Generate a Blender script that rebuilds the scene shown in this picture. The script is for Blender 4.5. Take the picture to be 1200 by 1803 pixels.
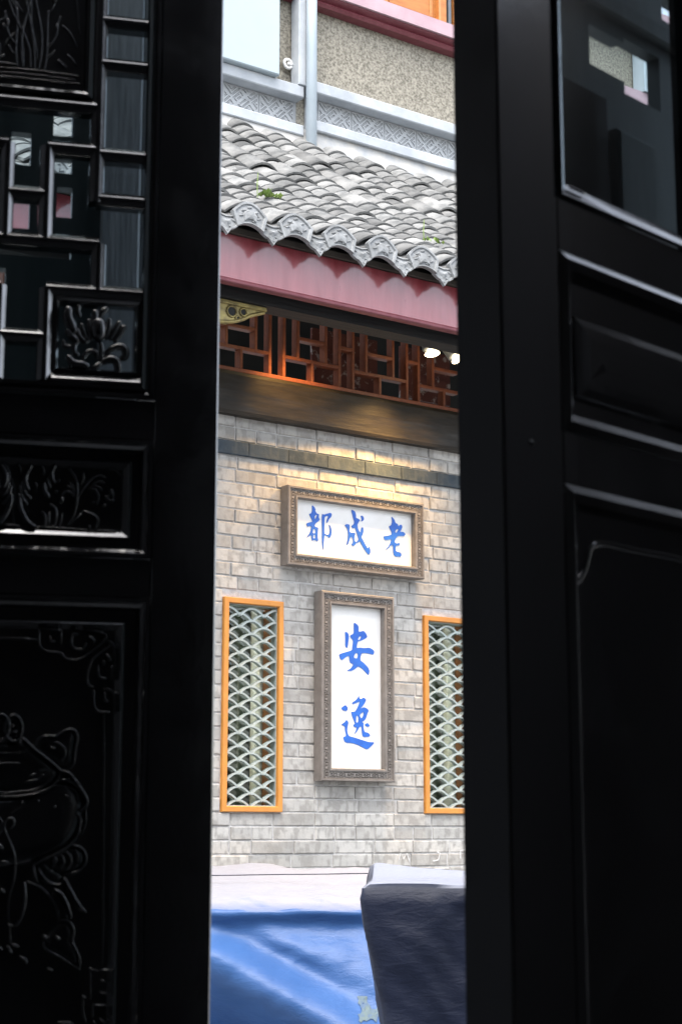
import bpy, bmesh, math, random
from mathutils import Vector, Matrix
random.seed(7)
for _o in list(bpy.data.objects): bpy.data.objects.remove(_o)
S = bpy.context.scene
COL = S.collection
R = math.radians

# ------------------------------------------------------------------ camera, sky, sun, exposure
cam = bpy.data.cameras.new('camera'); camo = bpy.data.objects.new('camera', cam); COL.objects.link(camo)
camo.location = (0, 0, 1.2); camo.rotation_euler = (R(90 + 10.666), 0, 0)
cam.sensor_fit = 'VERTICAL'; cam.sensor_height = 36; cam.sensor_width = 24; cam.lens = 59.9
cam.clip_start = 0.05; cam.clip_end = 600
cam.dof.use_dof = True; cam.dof.focus_distance = 7.55; cam.dof.aperture_fstop = 12
S.camera = camo
SUN_AZ, SUN_EL = 195, 62
w = bpy.data.worlds.new('World'); S.world = w; w.use_nodes = True
nt = w.node_tree; bg = nt.nodes['Background']
sk = nt.nodes.new('ShaderNodeTexSky'); sk.sky_type = 'NISHITA'; sk.sun_disc = False
sk.sun_elevation = R(SUN_EL); sk.sun_rotation = R(SUN_AZ); sk.dust_density = 3.0; sk.air_density = 1.0; sk.ozone_density = 1.0
hs = nt.nodes.new('ShaderNodeHueSaturation'); hs.inputs['Saturation'].default_value = 0.42
nt.links.new(sk.outputs[0], hs.inputs['Color']); nt.links.new(hs.outputs[0], bg.inputs[0])
bg.inputs[1].default_value = 0.15
sl = bpy.data.lights.new('sun', 'SUN'); sl.energy = 0.7; sl.angle = R(40); sl.color = (1, .96, .9)
so = bpy.data.objects.new('sun', sl); COL.objects.link(so)
_a, _e = R(SUN_AZ), R(SUN_EL)
_d = Vector((math.sin(_a) * math.cos(_e), math.cos(_a) * math.cos(_e), math.sin(_e)))
so.rotation_euler = _d.to_track_quat('Z', 'Y').to_euler(); so.location = (0, 0, 30)
S.view_settings.view_transform = 'Standard'; S.view_settings.look = 'None'
S.view_settings.gamma = 1; S.view_settings.use_curve_mapping = False
S.view_settings.exposure = 2.22
try:
    S.cycles.max_bounces = 8; S.cycles.transparent_max_bounces = 16
except Exception: pass

# ------------------------------------------------------------------ helpers
class MB:
    """collects geometry; build() links it as ONE mesh object"""
    def __init__(s): s.v = []; s.f = []
    def add(s, vs, fs):
        o = len(s.v); s.v += [tuple(p) for p in vs]; s.f += [tuple(i + o for i in f) for f in fs]; return s
    def box(s, x0, x1, y0, y1, z0, z1):
        return s.add([(x0,y0,z0),(x1,y0,z0),(x1,y1,z0),(x0,y1,z0),(x0,y0,z1),(x1,y0,z1),(x1,y1,z1),(x0,y1,z1)],
                     [(0,3,2,1),(4,5,6,7),(0,1,5,4),(1,2,6,5),(2,3,7,6),(3,0,4,7)])
    def cbox(s, x0, x1, y0, y1, z0, z1, c):
        """box whose front (y0) face has chamfered edges"""
        return s.add([(x0,y1,z0),(x1,y1,z0),(x1,y1,z1),(x0,y1,z1),(x0,y0+c,z0),(x1,y0+c,z0),(x1,y0+c,z1),(x0,y0+c,z1),
                      (x0+c,y0,z0+c),(x1-c,y0,z0+c),(x1-c,y0,z1-c),(x0+c,y0,z1-c)],
                     [(0,3,2,1),(8,9,10,11),(0,1,5,4),(1,2,6,5),(2,3,7,6),(3,0,4,7),(4,5,9,8),(5,6,10,9),(6,7,11,10),(7,4,8,11)])
    def ext(s, prof, a, b, xdir, ydir):
        """extrude closed 2-D profile (in xdir, ydir axes) from point a to point b"""
        n = len(prof); a = Vector(a); b = Vector(b); xd = Vector(xdir); yd = Vector(ydir)
        vs = [a + xd * p + yd * q for p, q in prof] + [b + xd * p + yd * q for p, q in prof]
        fs = [(i, (i + 1) % n, n + (i + 1) % n, n + i) for i in range(n)] + [tuple(range(n - 1, -1, -1)), tuple(range(n, 2 * n))]
        return s.add(vs, fs)
    def poly(s, pts, y0, y1):
        """closed outline in x,z extruded between y0 and y1"""
        n = len(pts); vs = [(x, y0, z) for x, z in pts] + [(x, y1, z) for x, z in pts]
        return s.add(vs, [tuple(range(n)), tuple(range(2 * n - 1, n - 1, -1))] + [(i, n + i, n + (i + 1) % n, (i + 1) % n) for i in range(n)])
    def mold(s, x0, x1, z0, z1, prof):
        """mitred rectangular moulding; prof = [(inset, y), ...]"""
        rows = [[(x0+d,y,z0+d),(x1-d,y,z0+d),(x1-d,y,z1-d),(x0+d,y,z1-d)] for d, y in prof]
        vs = [p for r in rows for p in r]; fs = []
        for k in range(len(prof) - 1):
            for i in range(4):
                j = (i + 1) % 4; fs.append((k*4+i, k*4+j, k*4+4+j, k*4+4+i))
        return s.add(vs, fs)
    def tube(s, pts, rad, sides=8, flat=1.0, yaxis=(0,-1,0), taper=True):
        """tube of half-relief along 3-D pts lying about an x,z plane"""
        P = [Vector(p) for p in pts]
        n = len(P); ya = Vector(yaxis); rings = []
        for i in range(n):
            t = (P[min(i+1,n-1)] - P[max(i-1,0)]); t = t.normalized() if t.length > 1e-9 else Vector((0,0,1))
            sd = t.cross(ya); sd = sd.normalized() if sd.length > 1e-6 else Vector((1,0,0))
            k = i / max(1, n - 1); r = rad * ((0.55 + 0.45 * math.sin(math.pi * min(1, max(0, k * .9 + .05)))) if taper else 1)
            rings.append([P[i] + sd * (r * math.cos(a)) + ya * (r * flat * math.sin(a)) for a in [2*math.pi*j/sides for j in range(sides)]])
        d0 = (P[0]-P[1]).normalized() * rad * .45; d1 = (P[-1]-P[-2]).normalized() * rad * .45
        vs = [p for r in rings for p in r] + [P[0] + d0, P[-1] + d1]; fs = []
        for i in range(n - 1):
            for j in range(sides):
                q = (j + 1) % sides; fs.append((i*sides+j, i*sides+q, (i+1)*sides+q, (i+1)*sides+j))
        for j in range(sides):
            q = (j + 1) % sides; fs.append((n*sides, q, j)); fs.append((n*sides+1, (n-1)*sides+j, (n-1)*sides+q))
        return s.add(vs, fs)
    def grid(s, fn, nu, nv):
        vs = [fn(i / nu, j / nv) for j in range(nv + 1) for i in range(nu + 1)]
        return s.add(vs, [(j*(nu+1)+i, j*(nu+1)+i+1, (j+1)*(nu+1)+i+1, (j+1)*(nu+1)+i) for j in range(nv) for i in range(nu)])
    def mesh(s, name, m=None, smooth=False, fix=True):
        me = bpy.data.meshes.new(name); me.from_pydata(s.v, [], s.f)
        if fix:
            b = bmesh.new(); b.from_mesh(me); bmesh.ops.recalc_face_normals(b, faces=b.faces); b.to_mesh(me); b.free()
        if m: me.materials.append(m)
        if smooth:
            for p in me.polygons: p.use_smooth = True
        me.update(); return me
    def build(s, name, m, parent=None, smooth=False, kind=None, label=None, fix=True):
        return link(name, s.mesh(name, m, smooth, fix), parent, kind, label)
def link(name, me, parent=None, kind=None, label=None):
    o = bpy.data.objects.new(name, me); COL.objects.link(o)
    if parent: o.parent = parent
    if kind: o['kind'] = kind
    if label: o['label'] = label
    return o
def thing(name, label, cat, loc=(0,0,0), rz=0, group=None):
    o = bpy.data.objects.new(name, None); COL.objects.link(o); o.empty_display_size = .1
    o.location = loc; o.rotation_euler = (0,0,rz); o['label'] = label; o['category'] = cat
    if group: o['group'] = group
    return o
def tag(o, label, cat, group=None):
    o['label'] = label; o['category'] = cat
    if group: o['group'] = group
    return o
def smoothline(pts, it=2):
    for _ in range(it):
        q = [pts[0]]
        for a, b in zip(pts[:-1], pts[1:]):
            q.append(tuple(.75*x+.25*y for x, y in zip(a, b))); q.append(tuple(.25*x+.75*y for x, y in zip(a, b)))
        q.append(pts[-1]); pts = q
    return pts

# ------------------------------------------------------------------ materials
def mat(name, col, rough=.6, metal=0, spec=.5, noise=None, bump=None, rnd=0, coat=0, rvar=0, stretch=(1,1,1)):
    """noise=(scale, second colour, amount) mottling; bump=(scale, strength); rnd = per-object value variation"""
    m = bpy.data.materials.new(name); m.use_nodes = True; t = m.node_tree; n = t.nodes; l = t.links; b = n['Principled BSDF']
    b.inputs['Roughness'].default_value = rough; b.inputs['Metallic'].default_value = metal
    b.inputs['Specular IOR Level'].default_value = spec; b.inputs['Coat Weight'].default_value = coat
    b.inputs['Base Color'].default_value = (*col, 1)
    tc = n.new('ShaderNodeTexCoord'); mp = n.new('ShaderNodeMapping'); mp.inputs['Scale'].default_value = stretch
    l.new(tc.outputs['Object'], mp.inputs['Vector']); vec = mp.outputs[0]
    out = None
    if rnd:
        oi = n.new('ShaderNodeObjectInfo'); ad = n.new('ShaderNodeVectorMath'); ad.operation = 'ADD'
        ml = n.new('ShaderNodeMath'); ml.operation = 'MULTIPLY'; ml.inputs[1].default_value = 53
        l.new(oi.outputs['Random'], ml.inputs[0]); l.new(vec, ad.inputs[0]); l.new(ml.outputs[0], ad.inputs[1]); vec = ad.outputs[0]
    if noise:
        nz = n.new('ShaderNodeTexNoise'); nz.inputs['Scale'].default_value = noise[0]; nz.inputs['Detail'].default_value = 6; nz.inputs['Roughness'].default_value = .62
        l.new(vec, nz.inputs['Vector'])
        cr = n.new('ShaderNodeValToRGB'); cr.color_ramp.elements[0].position = .38; cr.color_ramp.elements[1].position = .66
        cr.color_ramp.elements[0].color = (*col, 1)
        cr.color_ramp.elements[1].color = (*[a + (c - a) * noise[2] for a, c in zip(col, noise[1])], 1)
        l.new(nz.outputs['Fac'], cr.inputs[0]); out = cr.outputs[0]
    if rnd:
        mr = n.new('ShaderNodeMapRange'); mr.inputs[3].default_value = 1 - rnd; mr.inputs[4].default_value = 1 + rnd
        l.new(oi.outputs['Random'], mr.inputs[0])
        h = n.new('ShaderNodeHueSaturation'); l.new(mr.outputs[0], h.inputs['Value'])
        if out: l.new(out, h.inputs['Color'])
        else: h.inputs['Color'].default_value = (*col, 1)
        out = h.outputs[0]
    if out: l.new(out, b.inputs['Base Color'])
    if rvar:
        n3 = n.new('ShaderNodeTexNoise'); n3.inputs['Scale'].default_value = 14; n3.inputs['Detail'].default_value = 5; l.new(vec, n3.inputs['Vector'])
        m3 = n.new('ShaderNodeMapRange'); m3.inputs[1].default_value = .3; m3.inputs[2].default_value = .7
        m3.inputs[3].default_value = max(.03, rough - rvar); m3.inputs[4].default_value = rough + rvar
        l.new(n3.outputs['Fac'], m3.inputs[0]); l.new(m3.outputs[0], b.inputs['Roughness'])
    if bump:
        n2 = n.new('ShaderNodeTexNoise'); n2.inputs['Scale'].default_value = bump[0]; n2.inputs['Detail'].default_value = 5; l.new(vec, n2.inputs['Vector'])
        bp = n.new('ShaderNodeBump'); bp.inputs['Strength'].default_value = bump[1]; bp.inputs['Distance'].default_value = .004
        l.new(n2.outputs['Fac'], bp.inputs['Height']); l.new(bp.outputs[0], b.inputs['Normal'])
    return m
def emit(name, col, st):
    m = bpy.data.materials.new(name); m.use_nodes = True; n = m.node_tree.nodes
    e = n.new('ShaderNodeEmission'); e.inputs[0].default_value = (*col, 1); e.inputs[1].default_value = st
    m.node_tree.links.new(e.outputs[0], n['Material Output'].inputs[0]); return m
def glass(name, tint=(.9,.95,.95), ior=1.5, rough=.01):
    m = bpy.data.materials.new(name); m.use_nodes = True; t = m.node_tree; n = t.nodes; l = t.links
    n.remove(n['Principled BSDF'])
    fr = n.new('ShaderNodeFresnel'); ge = n.new('ShaderNodeNewGeometry'); mi = n.new('ShaderNodeMapRange')
    mi.inputs[3].default_value = ior; mi.inputs[4].default_value = 1 / ior       # same reflectance entering and leaving the thin sheet
    l.new(ge.outputs['Backfacing'], mi.inputs[0]); l.new(mi.outputs[0], fr.inputs['IOR'])
    tr = n.new('ShaderNodeBsdfTransparent'); tr.inputs[0].default_value = (*tint, 1)
    gl = n.new('ShaderNodeBsdfGlossy'); gl.inputs['Roughness'].default_value = rough
    mx = n.new('ShaderNodeMixShader'); l.new(fr.outputs[0], mx.inputs[0]); l.new(tr.outputs[0], mx.inputs[1]); l.new(gl.outputs[0], mx.inputs[2])
    l.new(mx.outputs[0], n['Material Output'].inputs[0]); return m
def brick_mat(name, c1, c2, dark, rnd):
    m = mat(name, c1, .85, spec=.2, noise=(9, c2, 1), bump=(60, .5), rnd=rnd)
    t = m.node_tree; n = t.nodes; l = t.links; b = n['Principled BSDF']
    src = b.inputs['Base Color'].links[0].from_socket
    tc = n.new('ShaderNodeTexCoord'); oi = n.new('ShaderNodeObjectInfo'); ml = n.new('ShaderNodeMath'); ml.operation = 'MULTIPLY'; ml.inputs[1].default_value = 91
    l.new(oi.outputs['Random'], ml.inputs[0])
    ad = n.new('ShaderNodeVectorMath'); ad.operation = 'ADD'; l.new(tc.outputs['Object'], ad.inputs[0]); l.new(ml.outputs[0], ad.inputs[1])
    mp = n.new('ShaderNodeMapping'); mp.inputs['Scale'].default_value = (1.2, 1, .75); l.new(ad.outputs[0], mp.inputs[0])
    v = n.new('ShaderNodeTexVoronoi'); v.inputs['Scale'].default_value = 26; v.distance = 'CHEBYCHEV'; l.new(mp.outputs[0], v.inputs['Vector'])
    nz = n.new('ShaderNodeTexNoise'); nz.inputs['Scale'].default_value = 38; nz.inputs['Detail'].default_value = 4; l.new(mp.outputs[0], nz.inputs['Vector'])
    mm = n.new('ShaderNodeMath'); mm.operation = 'MULTIPLY'; l.new(v.outputs['Distance'], mm.inputs[0]); l.new(nz.outputs['Fac'], mm.inputs[1])
    cr = n.new('ShaderNodeValToRGB'); cr.color_ramp.elements[0].position = .17; cr.color_ramp.elements[1].position = .31
    cr.color_ramp.elements[0].color = (0,0,0,1); cr.color_ramp.elements[1].color = (.75,.75,.75,1); l.new(mm.outputs[0], cr.inputs[0])
    mx = n.new('ShaderNodeMix'); mx.data_type = 'RGBA'; l.new(cr.outputs[0], mx.inputs[0]); l.new(src, mx.inputs[6]); mx.inputs[7].default_value = (*dark, 1)
    l.new(mx.outputs[2], b.inputs['Base Color']); return m
def granite_mat():
    m = mat('granite', (.33,.305,.25), .8, spec=.25, noise=(70, (.11,.10,.08), 1), bump=(70, .6))
    return m
M = {}
M['lacquer'] = mat('black_lacquer', (.008,.008,.0095), .17, spec=1, coat=.6, noise=(30, (.013,.013,.015), 1), bump=(90, .03), rvar=.05)
M['carving'] = mat('black_lacquer_carving', (.007,.007,.0085), .2, spec=1, coat=.6, noise=(60, (.012,.012,.014), 1), bump=(160, .05), rvar=.05)
for _k in ('lacquer', 'carving'): M[_k].node_tree.nodes['Principled BSDF'].inputs['IOR'].default_value = 1.75
M['greywood'] = mat('weathered_grey_wood', (.50,.52,.55), .6, noise=(14, (.33,.35,.38), 1), bump=(30,.4), stretch=(6,6,.5))
M['hazeboard'] = mat('teal_haze_board', (.06,.08,.085), .5, noise=(8, (.095,.115,.118), 1), stretch=(4,4,.6))  # teal tone imitates the reflected haze on the door glass
M['glass'] = glass('door_glass', (.74,.80,.82))
M['wglass'] = glass('window_glass', (.92,.97,.95))
M['brick'] = brick_mat('grey_brick', (.44,.425,.395), (.375,.365,.345), (.265,.255,.235), .17)
M['brickband'] = brick_mat('blue_grey_brick', (.050,.068,.088), (.04,.055,.07), (.075,.09,.10), .12)
M['mortar'] = mat('mortar', (.40,.39,.375), .9, spec=.1, noise=(40, (.52,.51,.50), 1), bump=(80,.6))
M['tile'] = mat('grey_clay_tile', (.20,.198,.19), .72, spec=.3, noise=(11, (.095,.097,.095), 1), bump=(50,.5), rnd=.35)
M['tileend'] = mat('grey_moulded_tile', (.26,.27,.275), .75, spec=.3, noise=(25, (.17,.175,.175), 1), bump=(90,.5), rnd=.1)
M['red'] = mat('red_lacquered_board', (.20,.022,.030), .35, spec=.5, noise=(4, (.27,.055,.065), 1), bump=(6,.05), coat=1, stretch=(4,1,.6), rvar=.08)
M['red'].node_tree.nodes['Principled BSDF'].inputs['Coat IOR'].default_value = 1.6; M['red'].node_tree.nodes['Principled BSDF'].inputs['Coat Roughness'].default_value = .12
M['darkred'] = mat('dark_red_paint', (.12,.02,.03), .5, noise=(20, (.16,.04,.05), 1))
M['lilac'] = mat('faded_mauve_paint', (.36,.24,.27), .6, noise=(6, (.42,.30,.33), 1))
M['beam'] = mat('dark_beam_wood', (.010,.011,.012), .6, spec=.3, noise=(10, (.018,.018,.018), 1), bump=(20,.5), stretch=(.4,4,4))
M['soffit'] = mat('soffit_wood', (.06,.05,.04), .7, noise=(12, (.04,.034,.028), 1), stretch=(.3,3,3))
M['tiebeam'] = mat('worn_brown_beam', (.014,.0115,.009), .45, spec=.25, noise=(10, (.03,.024,.017), 1), bump=(24,.35), stretch=(.5,3,3), rvar=.12)
M['lattice'] = mat('orange_brown_wood', (.20,.055,.02), .5, noise=(14, (.14,.038,.015), 1), stretch=(3,3,3))
M['winframe'] = mat('ochre_wood', (.55,.235,.04), .5, noise=(16, (.5,.2,.035), 1), bump=(40,.2))
M['scale'] = mat('grey_green_paint', (.36,.41,.39), .5, noise=(30, (.28,.33,.32), 1))
M['white'] = mat('white_sign_face', (.74,.735,.715), .4, noise=(5, (.66,.65,.62), 1), bump=(30,.08))
M['blue'] = mat('blue_brush_paint', (.006,.085,.42), .45, noise=(22, (.01,.115,.5), 1))
M['signframe'] = mat('taupe_carved_wood', (.182,.165,.15), .55, noise=(24, (.135,.12,.108), 1), bump=(60,.3))
M['fretground'] = mat('dark_fret_ground', (.045,.036,.03), .7, noise=(24, (.06,.05,.04), 1))  # darker brown for the groove floors of the fret
M['granite'] = granite_mat()
M['cement'] = mat('blue_grey_cement', (.40,.425,.45), .8, noise=(7, (.31,.335,.36), 1), bump=(30,.3))
M['frieze'] = mat('grey_cast_panel', (.36,.375,.385), .8, noise=(20, (.28,.29,.3), 1), bump=(60,.3))
M['lime'] = mat('lime_mortar', (.40,.385,.355), .9, noise=(8, (.27,.285,.30), 1), bump=(25,.5))
M['pipe'] = mat('pale_grey_pipe', (.42,.48,.52), .4, noise=(4, (.37,.43,.47), 1))
M['panel'] = mat('pale_blue_panel', (.35,.41,.44), .5, noise=(1.5, (.325,.385,.42), 1))
M['orange'] = mat('orange_timber', (.42,.165,.04), .45, noise=(12, (.34,.125,.03), 1), stretch=(.6,3,3))
M['brass'] = mat('gilt_wood', (.30,.24,.085), .38, metal=.55, noise=(30, (.14,.11,.05), 1), bump=(60,.4))
M['cream'] = mat('cream_glazed_post', (.72,.71,.66), .16, spec=.7, noise=(6, (.66,.62,.5), 1))
M['olive'] = mat('olive_glazed_post', (.055,.065,.045), .3, noise=(6, (.04,.05,.035), 1))
M['brownwood'] = mat('brown_reveal_wood', (.24,.09,.03), .5, noise=(14, (.16,.06,.02), 1))
M['dark'] = mat('dark_interior', (.015,.016,.016), .8, noise=(3, (.03,.032,.03), 1))
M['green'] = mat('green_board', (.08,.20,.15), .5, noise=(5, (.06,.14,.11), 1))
M['redpaper'] = mat('peeling_red_paper', (.10,.03,.022), .8, noise=(26, (.5,.5,.5), .55), bump=(40,.8))
M['redpaper'].node_tree.nodes['Color Ramp'].color_ramp.elements[0].position = .56
M['lampbody'] = mat('grey_lamp_housing', (.10,.11,.12), .4, metal=.4, noise=(20, (.13,.14,.15), 1))
M['bulb'] = emit('lamp_glow', (1, .80, .48), 9)
M['strip'] = emit('hidden_fill_glow', (1, .93, .8), 3)
M['leaf'] = mat('weed_leaf', (.13,.21,.04), .6, noise=(30, (.19,.26,.06), 1))
M['paving'] = mat('stone_paving', (.22,.22,.21), .8, noise=(5, (.16,.16,.16), 1), bump=(20,.3))
M['roomdark'] = mat('dark_plaster', (.24,.24,.25), .9, noise=(2, (.28,.28,.29), 1))
M['roomfloor'] = mat('dark_floor_stone', (.06,.06,.06), .6, noise=(4, (.04,.04,.04), 1))
M['splash'] = mat('dried_splash', (.10,.135,.13), .8, noise=(40, (.06,.10,.17), 1))
M['chalk'] = mat('white_chalk', (.7,.7,.7), .9, noise=(90, (.45,.45,.45), 1))
def tarp_mat(name, c, c2, bs=.2):
    m = mat(name, c, .5, spec=.4, noise=(5, c2, 1))
    t = m.node_tree; n = t.nodes; l = t.links; b = n['Principled BSDF']
    tc = n.new('ShaderNodeTexCoord'); mp = n.new('ShaderNodeMapping'); mp.inputs['Scale'].default_value = (6, 6, 19); mp.inputs['Rotation'].default_value = (0, R(28), 0)
    l.new(tc.outputs['Object'], mp.inputs[0])
    nz = n.new('ShaderNodeTexNoise'); nz.inputs['Scale'].default_value = 3; nz.inputs['Detail'].default_value = 7; nz.inputs['Roughness'].default_value = .6; nz.inputs['Distortion'].default_value = .6
    l.new(mp.outputs[0], nz.inputs['Vector'])
    bp = n.new('ShaderNodeBump'); bp.inputs['Strength'].default_value = bs; bp.inputs['Distance'].default_value = .02
    l.new(nz.outputs['Fac'], bp.inputs['Height']); l.new(bp.outputs[0], b.inputs['Normal'])
    n4 = n.new('ShaderNodeTexNoise'); n4.inputs['Scale'].default_value = 34; n4.inputs['Detail'].default_value = 6; n4.inputs['Roughness'].default_value = .7; l.new(tc.outputs['Object'], n4.inputs['Vector'])
    b2 = n.new('ShaderNodeBump'); b2.inputs['Strength'].default_value = .15; b2.inputs['Distance'].default_value = .004
    l.new(n4.outputs['Fac'], b2.inputs['Height']); l.new(bp.outputs[0], b2.inputs['Normal']); l.new(b2.outputs[0], b.inputs['Normal'])
    b.inputs['Sheen Weight'].default_value = .12; b.inputs['Sheen Roughness'].default_value = .35; b.inputs['Sheen Tint'].default_value = (.9,.93,1,1)
    # paler colour on the flat tops stands in for sky glare on the cloth
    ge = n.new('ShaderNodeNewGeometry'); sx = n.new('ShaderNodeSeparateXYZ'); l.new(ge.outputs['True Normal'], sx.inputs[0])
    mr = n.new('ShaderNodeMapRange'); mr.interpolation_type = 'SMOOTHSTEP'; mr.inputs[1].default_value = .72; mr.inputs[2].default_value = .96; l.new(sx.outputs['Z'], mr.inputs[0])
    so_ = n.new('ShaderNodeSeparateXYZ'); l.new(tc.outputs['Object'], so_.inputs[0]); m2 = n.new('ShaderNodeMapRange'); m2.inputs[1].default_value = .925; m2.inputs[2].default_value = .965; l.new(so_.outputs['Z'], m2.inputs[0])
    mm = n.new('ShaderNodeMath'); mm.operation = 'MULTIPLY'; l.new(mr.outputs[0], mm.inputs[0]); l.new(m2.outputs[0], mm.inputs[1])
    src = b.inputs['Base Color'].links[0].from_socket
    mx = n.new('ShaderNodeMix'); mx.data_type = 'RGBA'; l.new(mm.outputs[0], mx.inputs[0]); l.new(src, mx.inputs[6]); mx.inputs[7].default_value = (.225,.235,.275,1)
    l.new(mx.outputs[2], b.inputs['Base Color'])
    return m
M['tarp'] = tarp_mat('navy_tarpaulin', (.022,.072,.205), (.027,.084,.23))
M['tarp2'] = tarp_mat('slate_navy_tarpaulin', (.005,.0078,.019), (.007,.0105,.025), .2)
M['tarp2'].node_tree.nodes['Principled BSDF'].inputs['Specular IOR Level'].default_value = .2; M['tarp2'].node_tree.nodes['Principled BSDF'].inputs['Sheen Weight'].default_value = .03

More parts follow.
